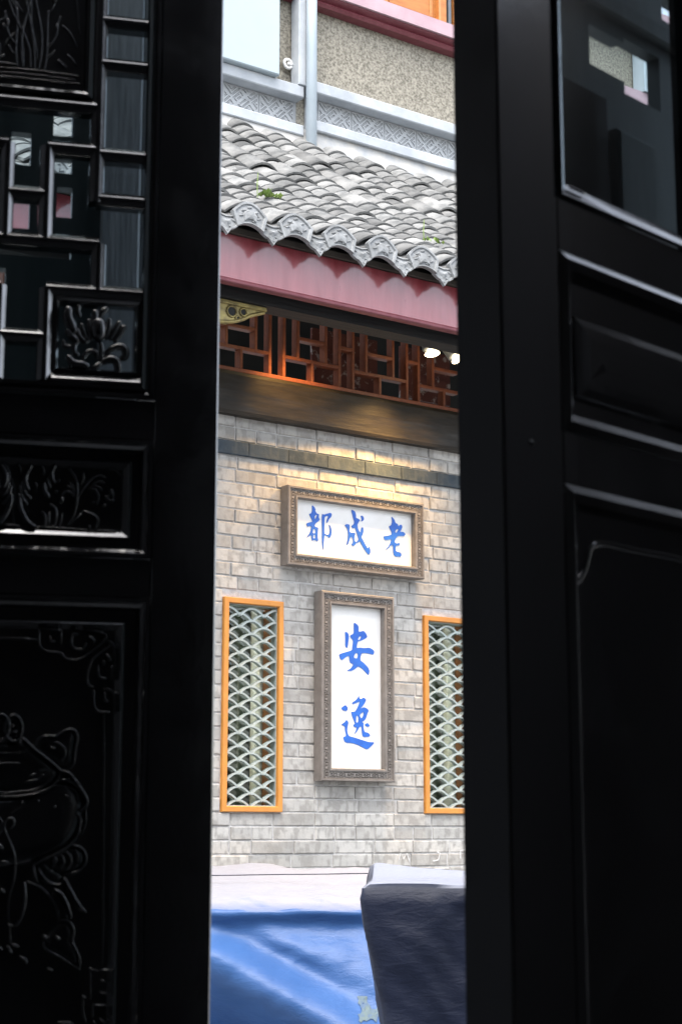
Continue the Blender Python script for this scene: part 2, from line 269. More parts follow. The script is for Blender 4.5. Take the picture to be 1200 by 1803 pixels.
# outlines and openings traced in image pixels, projected to metres on their own planes
CARVE={
 'reed': [([(-0.2963,2.3223),(-0.2878,2.2951),(-0.2781,2.278),(-0.2684,2.26),(-0.2617,2.2402),(-0.2602,2.2173)],0.00108),([(-0.2857,2.3236),(-0.2816,2.2917),(-0.2781,2.278)],0.00101),([(-0.2721,2.3252),(-0.2649,2.2911),(-0.2594,2.2652),(-0.2555,2.2367),(-0.2548,2.2146)],0.00115),([(-0.2621,2.3231),(-0.2624,2.2856),(-0.2578,2.2612),(-0.2535,2.2452),(-0.2514,2.2289)],0.00101),([(-0.2592,2.3268),(-0.252,2.2926),(-0.2466,2.2667),(-0.2464,2.2377),(-0.2495,2.2152)],0.00122),([(-0.2392,2.3008),(-0.24,2.2757),(-0.2391,2.2468),(-0.24,2.2277),(-0.2419,2.216)],0.00115),([(-0.2376,2.2486),(-0.231,2.2576),(-0.226,2.2707),(-0.2264,2.2814),(-0.2229,2.2943)],0.00108),([(-0.2272,2.283),(-0.2269,2.2739)],0.00187),([(-0.2308,2.3269),(-0.2312,2.3134)],0.00216),([(-0.2311,2.3118),(-0.2354,2.3012)],0.00101),([(-0.2032,2.3319),(-0.1985,2.3014),(-0.198,2.2822),(-0.1946,2.2709)],0.00094),([(-0.2203,2.2821),(-0.2108,2.2749),(-0.2036,2.2632),(-0.1994,2.2529)],0.00101),([(-0.2249,2.231),(-0.2186,2.2268),(-0.2131,2.2199)],0.00108),([(-0.2121,2.2407),(-0.2043,2.2333),(-0.1987,2.2256)],0.00101),([(-0.2746,2.2635),(-0.2716,2.2432),(-0.2693,2.2188)],0.00101),([(-0.3035,2.2478),(-0.3016,2.2374),(-0.3042,2.2272)],0.00101),([(-0.2958,2.2446),(-0.2924,2.2548),(-0.2829,2.2642)],0.00079),([(-0.2401,2.2318),(-0.2334,2.2375),(-0.2291,2.2454)],0.00086),([(-0.308,2.2679),(-0.3039,2.2808)],0.00115),([(-0.2975,2.2691),(-0.2984,2.2756)],0.0013),([(-0.2986,2.2789),(-0.2973,2.2857)],0.00094),([(-0.2837,2.3097),(-0.2726,2.2952)],0.00086),([(-0.3062,2.2196),(-0.2972,2.219),(-0.2881,2.2183),(-0.2806,2.2183)],0.00115),([(-0.3059,2.2107),(-0.2759,2.2131),(-0.238,2.2115),(-0.196,2.211)],0.00086),([(-0.3057,2.2042),(-0.2606,2.2066),(-0.1996,2.2049)],0.00086),([(-0.3054,2.1977),(-0.2528,2.2),(-0.1934,2.1998)],0.00086),([(-0.2365,2.2125),(-0.2273,2.2102)],0.00108),([(-0.2689,2.2065),(-0.2674,2.2075)],0.0013)] ,
 'waist': [([(-0.2759,1.6693),(-0.2702,1.6623),(-0.268,1.6527),(-0.2695,1.6429),(-0.2738,1.633)],0.00125),([(-0.2579,1.6694),(-0.2537,1.6623),(-0.2527,1.655)],0.00109),([(-0.2821,1.6455),(-0.2822,1.6398),(-0.2814,1.6355)],0.00234),([(-0.2651,1.6496),(-0.2607,1.6352),(-0.2609,1.619),(-0.2635,1.606),(-0.2608,1.5932),(-0.259,1.5884)],0.00109),([(-0.2405,1.667),(-0.2466,1.6586),(-0.2485,1.6471),(-0.2451,1.6375),(-0.2423,1.6357)],0.00265),([(-0.2516,1.6453),(-0.2497,1.6341),(-0.2447,1.6262),(-0.2399,1.6248)],0.00218),([(-0.2546,1.6403),(-0.2526,1.6275),(-0.2484,1.6195),(-0.2444,1.6165)],0.00218),([(-0.255,1.629),(-0.2545,1.616),(-0.2494,1.6017),(-0.2412,1.59),(-0.2333,1.5879)],0.00296),([(-0.2272,1.6677),(-0.223,1.6614),(-0.226,1.6571)],0.0014),([(-0.2344,1.6462),(-0.2326,1.6397),(-0.2347,1.6331)],0.00109),([(-0.2106,1.6685),(-0.2151,1.6601),(-0.214,1.6504),(-0.2096,1.6465)],0.00234),([(-0.2196,1.6518),(-0.2193,1.6436),(-0.2153,1.6405)],0.00203),([(-0.2241,1.645),(-0.2229,1.6337),(-0.2169,1.6266)],0.00265),([(-0.2083,1.636),(-0.2073,1.6337)],0.00156),([(-0.2056,1.6508),(-0.2046,1.6489)],0.00156),([(-0.1923,1.667),(-0.1857,1.6583),(-0.1814,1.647),(-0.1807,1.6324),(-0.1814,1.6177),(-0.1849,1.6029),(-0.1925,1.5912)],0.0014),([(-0.1948,1.644),(-0.1875,1.6402),(-0.1826,1.6323)],0.00109),([(-0.1926,1.649),(-0.1844,1.642)],0.00109),([(-0.2015,1.6298),(-0.197,1.6365),(-0.1906,1.636),(-0.1841,1.6289)],0.0014),([(-0.2002,1.6282),(-0.2012,1.62)],0.00218),([(-0.1746,1.6613),(-0.1728,1.654),(-0.1766,1.6456)],0.00125),([(-0.1449,1.6562),(-0.1514,1.66),(-0.1609,1.6562),(-0.1687,1.6476),(-0.1778,1.6325)],0.0014),([(-0.1463,1.6495),(-0.1528,1.6517),(-0.1622,1.6463)],0.00125),([(-0.1493,1.6404),(-0.1558,1.645),(-0.1653,1.6429)],0.00125),([(-0.1669,1.6412),(-0.1573,1.64),(-0.1522,1.6304),(-0.1552,1.6205)],0.0014),([(-0.1604,1.6235),(-0.1597,1.6212)],0.0014),([(-0.1365,1.6409),(-0.1371,1.6327),(-0.1346,1.6296)],0.00296),([(-0.1443,1.6324),(-0.1409,1.626),(-0.1329,1.6264)],0.00172),([(-0.1459,1.6209),(-0.1443,1.619)],0.0025),([(-0.124,1.658),(-0.1307,1.6676),(-0.1436,1.6677)],0.00094),([(-0.226,1.6076),(-0.2204,1.603),(-0.2202,1.5949),(-0.2215,1.5876)],0.0014),([(-0.2158,1.6064),(-0.2161,1.5902)],0.00125),([(-0.2154,1.6178),(-0.2081,1.6132),(-0.2062,1.602),(-0.2097,1.5881)],0.00156),([(-0.2,1.6063),(-0.2005,1.5973),(-0.2035,1.5891)],0.00125),([(-0.174,1.6098),(-0.1644,1.6086),(-0.1547,1.6025),(-0.153,1.5961),(-0.1575,1.5878)],0.00203),([(-0.1636,1.5892),(-0.1648,1.592)],0.00187),([(-0.1894,1.593),(-0.174,1.6082)],0.00125),([(-0.2831,1.5878),(-0.2707,1.5889),(-0.252,1.5878)],0.00109),([(-0.2395,1.587),(-0.1955,1.5875),(-0.1575,1.5858),(-0.1304,1.5863)],0.00078)] ,
 'skirt': [([(-0.241,1.3295),(-0.2416,1.323),(-0.2438,1.3176),(-0.2472,1.3139),(-0.2514,1.3126),(-0.2556,1.3138),(-0.2593,1.3174),(-0.2618,1.3228),(-0.2629,1.3292),(-0.2623,1.3356),(-0.2601,1.3411),(-0.2567,1.3447),(-0.2525,1.3461),(-0.2483,1.3449),(-0.2446,1.3413),(-0.242,1.3359),(-0.241,1.3295)],0.00158),([(-0.2459,1.329),(-0.2467,1.3227),(-0.2495,1.3181),(-0.2533,1.3164),(-0.2573,1.318),(-0.2604,1.3225),(-0.2616,1.3288),(-0.2608,1.335),(-0.2581,1.3396),(-0.2542,1.3414),(-0.2502,1.3398),(-0.2472,1.3352),(-0.2459,1.329)],0.00101),([(-0.2533,1.333),(-0.2525,1.3316)],0.00216),([(-0.2553,1.3239),(-0.2483,1.3254)],0.0013),([(-0.2407,1.3177),(-0.2308,1.3086),(-0.2235,1.3016),(-0.212,1.2932),(-0.2004,1.2848),(-0.1916,1.2763)],0.00187),([(-0.1916,1.2763),(-0.1942,1.2664),(-0.201,1.2579),(-0.2149,1.2508),(-0.2316,1.2458),(-0.2567,1.2443),(-0.2707,1.2456)],0.0013),([(-0.2013,1.2692),(-0.2123,1.2578),(-0.2289,1.2514),(-0.2708,1.2484)],0.00101),([(-0.2307,1.3057),(-0.239,1.3),(-0.2529,1.297),(-0.2726,1.2996)],0.00086),([(-0.239,1.2387),(-0.238,1.2369)],0.00187),([(-0.219,1.2402),(-0.2178,1.2384)],0.00187),([(-0.1988,1.2329),(-0.1971,1.2309)],0.00202),([(-0.254,1.2387),(-0.2528,1.2373)],0.00158),([(-0.2704,1.2379),(-0.2692,1.2365)],0.00187),([(-0.2251,1.3072),(-0.2212,1.3172),(-0.21,1.3209),(-0.2,1.3189),(-0.1917,1.3261),(-0.1818,1.3299),(-0.1739,1.3264),(-0.1715,1.3178),(-0.174,1.3078),(-0.1751,1.2964),(-0.1749,1.2864),(-0.1804,1.2793)],0.00144),([(-0.2069,1.311),(-0.197,1.3125),(-0.1882,1.3062),(-0.1859,1.2977),(-0.1905,1.2877)],0.0013),([(-0.2067,1.306),(-0.1996,1.3047)],0.0013),([(-0.1902,1.2764),(-0.1817,1.275),(-0.1728,1.2637),(-0.1639,1.2511),(-0.158,1.2412),(-0.1578,1.2341),(-0.1661,1.227)],0.00216),([(-0.1927,1.2657),(-0.1814,1.2651),(-0.1698,1.2567),(-0.1623,1.2454)],0.00158),([(-0.1825,1.2566),(-0.1739,1.2538),(-0.1695,1.2468),(-0.1692,1.2355)],0.00115),([(-0.1865,1.2467),(-0.1793,1.2439),(-0.1791,1.2355)],0.00115),([(-0.1717,1.2256),(-0.1652,1.2186),(-0.1656,1.2088),(-0.1681,1.1975)],0.0013),([(-0.159,1.2271),(-0.1586,1.2116),(-0.1639,1.1975)],0.00115),([(-0.2697,1.2191),(-0.2641,1.2167)],0.00144),([(-0.2565,1.199),(-0.2596,1.2087),(-0.2564,1.217),(-0.2502,1.2191),(-0.2466,1.2143),(-0.2484,1.2073),(-0.2528,1.2045)],0.00144),([(-0.2721,1.2855),(-0.2638,1.2863),(-0.2427,1.2858)],0.00086),([(-0.2185,1.2775),(-0.2101,1.2783)],0.00115),([(-0.2155,1.2719),(-0.2149,1.2705)],0.00158),([(-0.2023,1.2791),(-0.2007,1.2706)],0.00115),([(-0.2323,1.269),(-0.2226,1.2733)],0.00101),([(-0.2363,1.2619),(-0.221,1.2662)],0.00115),([(-0.2588,1.2059),(-0.258,1.2031),(-0.252,1.1906),(-0.246,1.1768),(-0.2439,1.1657),(-0.2442,1.145),(-0.2485,1.1285),(-0.2513,1.1121),(-0.2501,1.0971),(-0.2477,1.0875),(-0.247,1.0671)],0.00115),([(-0.1654,1.2032),(-0.1735,1.1878),(-0.1901,1.1766),(-0.2122,1.167),(-0.2218,1.1601)],0.00158),([(-0.2218,1.1601),(-0.22,1.149),(-0.2155,1.1393)],0.00115),([(-0.2161,1.1573),(-0.2087,1.1448),(-0.1973,1.1364),(-0.1861,1.1377),(-0.1835,1.146)],0.00144),([(-0.2011,1.1711),(-0.1955,1.1711),(-0.1939,1.1641),(-0.1993,1.1565)],0.0013),([(-0.1928,1.1752),(-0.1857,1.171),(-0.184,1.1627),(-0.1908,1.1544)],0.00144),([(-0.1845,1.178),(-0.1759,1.1724),(-0.1755,1.1599),(-0.1823,1.153)],0.00144),([(-0.1762,1.185),(-0.1649,1.1835),(-0.1568,1.1737),(-0.1572,1.1626),(-0.1668,1.1515),(-0.1837,1.1502)],0.00158),([(-0.2295,1.1408),(-0.214,1.1359),(-0.2011,1.124),(-0.1923,1.1102),(-0.1883,1.0923)],0.0013),([(-0.1971,1.1309),(-0.1886,1.1281),(-0.1799,1.1156),(-0.1737,1.0962)],0.00259),([(-0.1835,1.1446),(-0.1761,1.1307),(-0.1657,1.1127),(-0.1556,1.1029)],0.0023),([(-0.1876,1.0936),(-0.1793,1.0949),(-0.1721,1.088),(-0.1697,1.0797),(-0.1729,1.0674),(-0.1671,1.0605),(-0.1611,1.0454),(-0.1615,1.0358)],0.00173),([(-0.2079,1.0761),(-0.2023,1.0719)],0.00245),([(-0.1926,1.0745),(-0.1866,1.0701)],0.00245),([(-0.207,1.0679),(-0.2047,1.0597),(-0.1976,1.0548),(-0.1891,1.0519),(-0.1778,1.0443),(-0.1608,1.0344)],0.00144),([(-0.2641,1.0646),(-0.2557,1.0591)],0.00187),([(-0.2504,1.0644),(-0.2445,1.0548)],0.00173),([(-0.2463,1.0664),(-0.2365,1.0629)],0.00173),([(-0.2361,1.0506),(-0.2278,1.0478),(-0.2262,1.0424)],0.00187),([(-0.2644,1.1865),(-0.26,1.1796)],0.00202),([(-0.2622,1.1658),(-0.2525,1.1643)],0.0013),([(-0.261,1.1327),(-0.256,1.1272)],0.00202),([(-0.2322,1.1394),(-0.2302,1.1215),(-0.233,1.101),(-0.2401,1.0874)],0.00202),([(-0.2513,1.0903),(-0.2429,1.0874)],0.00115),([(-0.2012,1.0365),(-0.1941,1.0337)],0.0013),([(-0.2826,1.4432),(-0.2589,1.4423),(-0.2263,1.4411)],0.0012),([(-0.2243,1.455),(-0.1974,1.4543)],0.0012),([(-0.1968,1.4543),(-0.1957,1.4376)],0.00096),([(-0.2243,1.455),(-0.2231,1.4266),(-0.1939,1.426),(-0.1917,1.4171),(-0.1753,1.4169),(-0.1658,1.4213)],0.0012),([(-0.2101,1.4469),(-0.2096,1.44),(-0.203,1.4404)],0.00108),([(-0.1744,1.4503),(-0.1838,1.4507),(-0.1828,1.4306),(-0.1679,1.4304),(-0.1645,1.439)],0.0012),([(-0.1685,1.4547),(-0.1397,1.4533),(-0.1392,1.4427),(-0.1676,1.4201)],0.0012),([(-0.1621,1.4482),(-0.1537,1.4408)],0.00192),([(-0.1392,1.4424),(-0.1288,1.4403),(-0.1268,1.4052)],0.00096),([(-0.1324,1.438),(-0.1573,1.4179),(-0.1577,1.4118),(-0.162,1.402),(-0.1615,1.3843),(-0.1536,1.3834)],0.0012),([(-0.1394,1.4258),(-0.1325,1.4166)],0.00168),([(-0.1419,1.417),(-0.1408,1.4116)],0.00132),([(-0.1487,1.4108),(-0.1479,1.3939),(-0.1374,1.3941)],0.0012),([(-0.1314,1.41),(-0.1305,1.393)],0.00096),([(-0.1413,1.3807),(-0.1273,1.3791),(-0.1259,1.3526)],0.00108),([(-0.1532,1.378),(-0.1523,1.3512),(-0.1321,1.3513)],0.0012),([(-0.1396,1.3759),(-0.1385,1.3651),(-0.1339,1.3651)],0.0012),([(-0.1393,1.3494),(-0.1367,1.2375),(-0.1345,1.1207),(-0.1332,1.0381)],0.00096),([(-0.1485,1.0354),(-0.1467,0.998)],0.00092),([(-0.1502,1.0354),(-0.1378,1.0316)],0.00092),([(-0.1354,1.0335),(-0.1231,1.0333)],0.00101),([(-0.1227,1.0333),(-0.1211,1.0014)],0.00076),([(-0.1351,1.0208),(-0.1297,1.0191)],0.00118),([(-0.1346,1.0077),(-0.1337,1.0049)],0.00118),([(-0.1327,1.006),(-0.1273,1.0055)],0.00092),([(-0.1441,0.9916),(-0.127,0.9909)],0.00101),([(-0.127,0.9909),(-0.1234,0.9777)],0.00084),([(-0.1441,0.9916),(-0.1437,0.9766)],0.00084),([(-0.1574,1.0022),(-0.1517,1.0005)],0.00092),([(-0.1565,0.9982),(-0.156,0.9808),(-0.1517,0.9721)],0.00101),([(-0.1343,0.9748),(-0.128,0.9684)],0.00109),([(-0.1432,0.9719),(-0.1402,0.9679)],0.00101),([(-0.1865,0.9721),(-0.1704,0.9717),(-0.1662,0.9685)],0.00101)] ,
 'lotus': [([(-0.1862,1.8859),(-0.1892,1.8778),(-0.1847,1.8703)],0.00288),([(-0.1995,1.8823),(-0.2016,1.8686),(-0.1958,1.8565),(-0.1915,1.8465)],0.00557),([(-0.1737,1.8669),(-0.1717,1.8572),(-0.1699,1.8479),(-0.1675,1.8398)],0.00326),([(-0.1825,1.8606),(-0.1805,1.8514),(-0.1765,1.8423),(-0.1724,1.8374)],0.00259),([(-0.1893,1.8544),(-0.1865,1.8458),(-0.1814,1.8388),(-0.1743,1.8352)],0.00288),([(-0.2016,1.851),(-0.1954,1.842),(-0.1863,1.8364)],0.00384),([(-0.1491,1.8849),(-0.1555,1.8797),(-0.1594,1.8727)],0.00326),([(-0.1646,1.8807),(-0.1662,1.868),(-0.163,1.8588)],0.00422),([(-0.1458,1.8703),(-0.1465,1.8589),(-0.1496,1.842)],0.00288),([(-0.1317,1.8681),(-0.1369,1.8575),(-0.1446,1.8413)],0.00326),([(-0.1255,1.8623),(-0.1308,1.8517),(-0.1395,1.8396)],0.00326),([(-0.1564,1.8364),(-0.1551,1.824),(-0.1558,1.8105)],0.00269),([(-0.151,1.8201),(-0.1413,1.8301),(-0.1294,1.8345),(-0.123,1.8277),(-0.1235,1.8188),(-0.1299,1.8163)],0.00384),([(-0.1548,1.8105),(-0.1469,1.8142),(-0.1379,1.8153),(-0.1332,1.8078),(-0.1335,1.7964)],0.00442),([(-0.1684,1.7983),(-0.1547,1.8095)],0.00288),([(-0.1608,1.8122),(-0.1605,1.8216),(-0.1661,1.8251),(-0.175,1.8222),(-0.1788,1.8152),(-0.1767,1.8138)],0.00269),([(-0.2056,1.8372),(-0.2054,1.831),(-0.2024,1.8281),(-0.194,1.8287),(-0.1858,1.8365)],0.0024),([(-0.1892,1.8342),(-0.1921,1.8257),(-0.1897,1.8186),(-0.1846,1.8174)],0.00269),([(-0.1996,1.8159),(-0.1923,1.8055),(-0.1785,1.8054),(-0.1724,1.8022)],0.00403),([(-0.1953,1.8069),(-0.1956,1.8002)],0.0024),([(-0.1602,1.8684),(-0.16,1.8528),(-0.1595,1.8403)],0.00768)] ,
}
GLYPH={
 'A': [[(-0.192,2.628),(-0.178,2.619),(-0.172,2.61),(-0.174,2.602),(-0.165,2.591),(-0.153,2.591),(-0.155,2.575),(-0.149,2.566),(-0.157,2.557),(-0.172,2.547),(-0.178,2.534),(-0.17,2.53),(-0.157,2.53),(-0.159,2.507),(-0.159,2.482),(-0.157,2.472),(-0.162,2.465),(-0.168,2.471),(-0.183,2.471),(-0.189,2.466),(-0.193,2.475),(-0.193,2.491),(-0.206,2.488),(-0.22,2.477),(-0.214,2.487),(-0.203,2.5),(-0.197,2.514),(-0.193,2.531),(-0.207,2.531),(-0.215,2.527),(-0.222,2.54),(-0.211,2.546),(-0.188,2.552),(-0.193,2.564),(-0.203,2.578),(-0.206,2.585),(-0.194,2.59),(-0.19,2.603)],[(-0.178,2.576),(-0.17,2.586),(-0.163,2.585),(-0.169,2.572),(-0.174,2.563)],[(-0.186,2.519),(-0.172,2.52),(-0.172,2.503),(-0.186,2.5)],[(-0.185,2.493),(-0.172,2.496),(-0.172,2.48),(-0.184,2.478)],[(-0.138,2.593),(-0.126,2.591),(-0.107,2.598),(-0.091,2.604),(-0.083,2.596),(-0.087,2.585),(-0.099,2.574),(-0.107,2.558),(-0.113,2.554),(-0.111,2.568),(-0.103,2.584),(-0.107,2.588),(-0.122,2.582),(-0.124,2.569),(-0.124,2.511),(-0.122,2.505),(-0.107,2.501),(-0.097,2.507),(-0.094,2.52),(-0.096,2.539),(-0.1,2.549),(-0.091,2.543),(-0.084,2.528),(-0.084,2.512),(-0.089,2.495),(-0.095,2.489),(-0.107,2.495),(-0.124,2.501),(-0.126,2.472),(-0.128,2.443),(-0.13,2.429),(-0.134,2.452),(-0.137,2.478),(-0.137,2.535)]] ,
 'B': [[(0.023,2.631),(0.043,2.626),(0.05,2.611),(0.05,2.595),(0.064,2.593),(0.073,2.586),(0.066,2.579),(0.061,2.571),(0.057,2.565),(0.061,2.549),(0.069,2.535),(0.073,2.531),(0.078,2.543),(0.081,2.555),(0.09,2.556),(0.093,2.541),(0.09,2.527),(0.08,2.512),(0.09,2.498),(0.102,2.48),(0.116,2.461),(0.123,2.474),(0.13,2.463),(0.131,2.443),(0.123,2.433),(0.111,2.441),(0.097,2.456),(0.083,2.474),(0.073,2.492),(0.064,2.485),(0.049,2.48),(0.047,2.474),(0.035,2.465),(0.026,2.47),(0.026,2.476),(0.035,2.481),(0.033,2.5),(0.026,2.507),(0.016,2.502),(0.014,2.49),(0.007,2.472),(-0.004,2.465),(0.002,2.485),(0.007,2.509),(0.004,2.536),(-0.003,2.549),(-0.013,2.553),(-0.005,2.561),(0.012,2.562),(0.016,2.553),(0.014,2.529),(0.023,2.524),(0.042,2.528),(0.047,2.521),(0.042,2.509),(0.042,2.489),(0.052,2.486),(0.066,2.499),(0.059,2.514),(0.052,2.533),(0.045,2.55),(0.033,2.545),(0.023,2.555),(0.038,2.565),(0.042,2.575),(0.033,2.597)],[(0.076,2.607),(0.086,2.61),(0.095,2.6),(0.093,2.589),(0.078,2.581),(0.084,2.593)]] ,
 'C': [[(0.251,2.625),(0.268,2.611),(0.275,2.596),(0.287,2.593),(0.292,2.58),(0.3,2.59),(0.31,2.591),(0.315,2.582),(0.307,2.567),(0.3,2.557),(0.322,2.559),(0.333,2.55),(0.324,2.54),(0.292,2.538),(0.28,2.531),(0.267,2.508),(0.279,2.501),(0.294,2.506),(0.302,2.501),(0.294,2.493),(0.277,2.491),(0.274,2.481),(0.277,2.465),(0.291,2.463),(0.304,2.462),(0.309,2.454),(0.306,2.442),(0.276,2.44),(0.264,2.446),(0.259,2.464),(0.26,2.491),(0.247,2.49),(0.23,2.473),(0.215,2.467),(0.228,2.478),(0.243,2.497),(0.252,2.518),(0.233,2.514),(0.213,2.51),(0.203,2.527),(0.223,2.531),(0.25,2.538),(0.253,2.548),(0.245,2.563),(0.236,2.576),(0.25,2.583),(0.256,2.601)],[(0.272,2.552),(0.275,2.564),(0.29,2.571),(0.292,2.566),(0.28,2.551)]] ,
 'D': [[(-0.011,2.077),(0.004,2.072),(0.01,2.061),(0.008,2.039),(0.004,2.012),(0.0,2.003),(-0.01,2.012),(-0.009,2.047)],[(0.038,2.121),(0.055,2.113),(0.064,2.104),(0.063,2.08),(0.077,2.083),(0.091,2.087),(0.105,2.075),(0.112,2.061),(0.101,2.053),(0.077,2.042),(0.059,2.037),(0.055,2.023),(0.053,2.007),(0.069,2.011),(0.096,2.01),(0.122,2.014),(0.144,2.006),(0.151,1.997),(0.146,1.983),(0.124,1.986),(0.1,1.988),(0.079,1.985),(0.073,1.967),(0.073,1.954),(0.092,1.944),(0.116,1.925),(0.124,1.91),(0.118,1.889),(0.108,1.898),(0.084,1.917),(0.061,1.927),(0.041,1.912),(0.02,1.903),(-0.004,1.904),(0.018,1.913),(0.037,1.933),(0.014,1.941),(0.012,1.97),(-0.005,1.965),(-0.029,1.948),(-0.038,1.956),(-0.045,1.974),(-0.013,1.984),(0.028,1.996),(0.029,2.009),(0.034,2.04),(0.02,2.052),(0.016,2.061),(0.038,2.071),(0.037,2.091)],[(0.059,2.048),(0.067,2.06),(0.079,2.062),(0.075,2.051),(0.063,2.042)],[(0.037,1.971),(0.045,1.984),(0.059,1.985),(0.059,1.969),(0.053,1.961),(0.039,1.963)]] ,
 'E': [[(-0.033,1.738),(-0.009,1.754),(0.004,1.741),(0.002,1.73),(-0.009,1.726),(-0.023,1.729)],[(0.064,1.798),(0.068,1.784),(0.08,1.783),(0.088,1.791),(0.107,1.781),(0.092,1.76),(0.072,1.739),(0.092,1.748),(0.111,1.742),(0.119,1.732),(0.111,1.72),(0.101,1.695),(0.091,1.687),(0.08,1.682),(0.091,1.676),(0.089,1.66),(0.095,1.638),(0.115,1.636),(0.127,1.625),(0.121,1.618),(0.091,1.616),(0.083,1.621),(0.08,1.641),(0.078,1.663),(0.066,1.659),(0.054,1.64),(0.039,1.627),(0.048,1.643),(0.054,1.657),(0.037,1.658),(0.033,1.667),(0.043,1.672),(0.041,1.68),(0.029,1.701),(0.021,1.724),(0.033,1.725),(0.045,1.727),(0.058,1.746),(0.072,1.772),(0.053,1.765),(0.029,1.757),(0.027,1.764),(0.049,1.777),(0.059,1.788)],[(0.068,1.712),(0.08,1.722),(0.092,1.726),(0.088,1.707),(0.078,1.697),(0.072,1.703)],[(0.049,1.705),(0.054,1.71),(0.062,1.703),(0.062,1.682),(0.054,1.677),(0.048,1.68)],[(0.095,1.671),(0.113,1.68),(0.125,1.666),(0.115,1.661),(0.103,1.664)],[(-0.004,1.688),(0.008,1.679),(0.002,1.657),(0.0,1.638),(0.008,1.618),(0.037,1.613),(0.076,1.604),(0.115,1.595),(0.152,1.595),(0.134,1.579),(0.109,1.561),(0.091,1.568),(0.06,1.58),(0.029,1.588),(-0.011,1.588),(-0.023,1.611),(-0.004,1.618),(-0.011,1.641),(-0.011,1.658),(-0.033,1.666),(-0.013,1.677)]] ,
}
LBARS= [(-0.478, 3.464, -0.476, 3.297), (-0.631, 3.415, -0.63, 3.297), (-0.675, 3.387, -0.48, 3.393), (-0.673, 3.292, -0.401, 3.294), (-0.553, 3.292, -0.552, 3.191), (-0.403, 3.509, -0.4, 3.195), (-0.327, 3.51, -0.325, 3.197), (-0.251, 3.511, -0.25, 3.298), (-0.242, 3.39, -0.101, 3.39), (-0.322, 3.292, -0.014, 3.292), (-0.171, 3.285, -0.171, 3.195), (-0.098, 3.512, -0.097, 3.297), (-0.021, 3.499, -0.021, 3.197), (0.057, 3.499, 0.056, 3.19), (-0.018, 3.385, 0.053, 3.387), (0.132, 3.498, 0.131, 3.291), (0.06, 3.285, 0.368, 3.288), (0.138, 3.379, 0.288, 3.385), (0.21, 3.282, 0.21, 3.192), (0.289, 3.498, 0.287, 3.294), (0.371, 3.485, 0.369, 3.197), (0.369, 3.385, 0.441, 3.387), (0.442, 3.483, 0.438, 3.191), (0.528, 3.484, 0.526, 3.282), (0.443, 3.28, 0.68, 3.278), (0.527, 3.377, 0.681, 3.378), (0.595, 3.276, 0.594, 3.181)]
PILLOW= [(1,[(-0.2534,1.3111),(-0.2403,1.317),(-0.2308,1.3079),(-0.212,1.2932),(-0.1916,1.2763),(-0.1948,1.265),(-0.2037,1.2558),(-0.2176,1.2494),(-0.2511,1.2447)],0.007),(1,[(-0.251,1.2415),(-0.2175,1.2458),(-0.1926,1.2629),(-0.1742,1.262),(-0.1601,1.2426),(-0.158,1.2313),(-0.1628,1.2116),(-0.1681,1.1975),(-0.1845,1.178),(-0.2122,1.1656),(-0.2481,1.1588)],0.008),(0,[(-0.2244,1.3058),(-0.2209,1.3169),(-0.21,1.3206),(-0.2,1.3186),(-0.1917,1.3259),(-0.1818,1.3296),(-0.1741,1.3261),(-0.1718,1.3178),(-0.174,1.3078),(-0.1751,1.2964),(-0.1752,1.2864),(-0.1804,1.2796),(-0.1932,1.282),(-0.2106,1.2939)],0.006),(0,[(-0.2415,1.3295),(-0.2423,1.3225),(-0.245,1.317),(-0.2491,1.3139),(-0.2537,1.3138),(-0.258,1.3168),(-0.2611,1.3223),(-0.2623,1.3292),(-0.2616,1.3361),(-0.2589,1.3417),(-0.2548,1.3448),(-0.2502,1.3449),(-0.2459,1.3419),(-0.2428,1.3364)],0.005),(0,[(-0.2011,1.1697),(-0.1901,1.178),(-0.1762,1.1847),(-0.1649,1.1833),(-0.1571,1.1738),(-0.1575,1.1626),(-0.1668,1.1518),(-0.1837,1.1505),(-0.1993,1.1558)],0.007),(0,[(-0.1971,1.1316),(-0.1886,1.1284),(-0.1799,1.1156),(-0.1737,1.0962),(-0.1821,1.0952),(-0.1883,1.0926),(-0.1923,1.1102),(-0.2011,1.124)],0.006),(0,[(-0.1849,1.1433),(-0.1761,1.1307),(-0.1658,1.1134),(-0.1559,1.1032),(-0.1626,1.1023),(-0.1742,1.1155),(-0.1831,1.1294)],0.006),(0,[(-0.1876,1.0934),(-0.1792,1.0946),(-0.1723,1.088),(-0.17,1.0797),(-0.1729,1.0674),(-0.1671,1.0605),(-0.1613,1.0454),(-0.1622,1.0358),(-0.1778,1.0445),(-0.1891,1.0522),(-0.2032,1.059),(-0.2051,1.0733)],0.007),(0,[(-0.2203,1.1587),(-0.2094,1.1656),(-0.1993,1.1558),(-0.185,1.1488),(-0.1861,1.1377),(-0.1973,1.1364),(-0.2112,1.1358),(-0.2185,1.1462)],0.006)]
HOLES_L=[(-0.2249, -0.1984, 2.1758, 2.2128), (-0.2831, -0.2555, 2.1276, 2.176), (-0.2229, -0.1974, 2.1203, 2.1433), (-0.2173, -0.1958, 2.0545, 2.0992), (-0.2813, -0.2546, 2.0333, 2.0785), (-0.2933, -0.1953, 1.9934, 2.0101), (-0.3229, -0.2842, 1.9491, 1.9737)]
HOLES_R=[(0.3119, 0.3808, 2.0553, 2.1036), (0.3794, 0.4531, 2.0414, 2.1106), (0.463, 0.6274, 2.1636, 2.1962)]
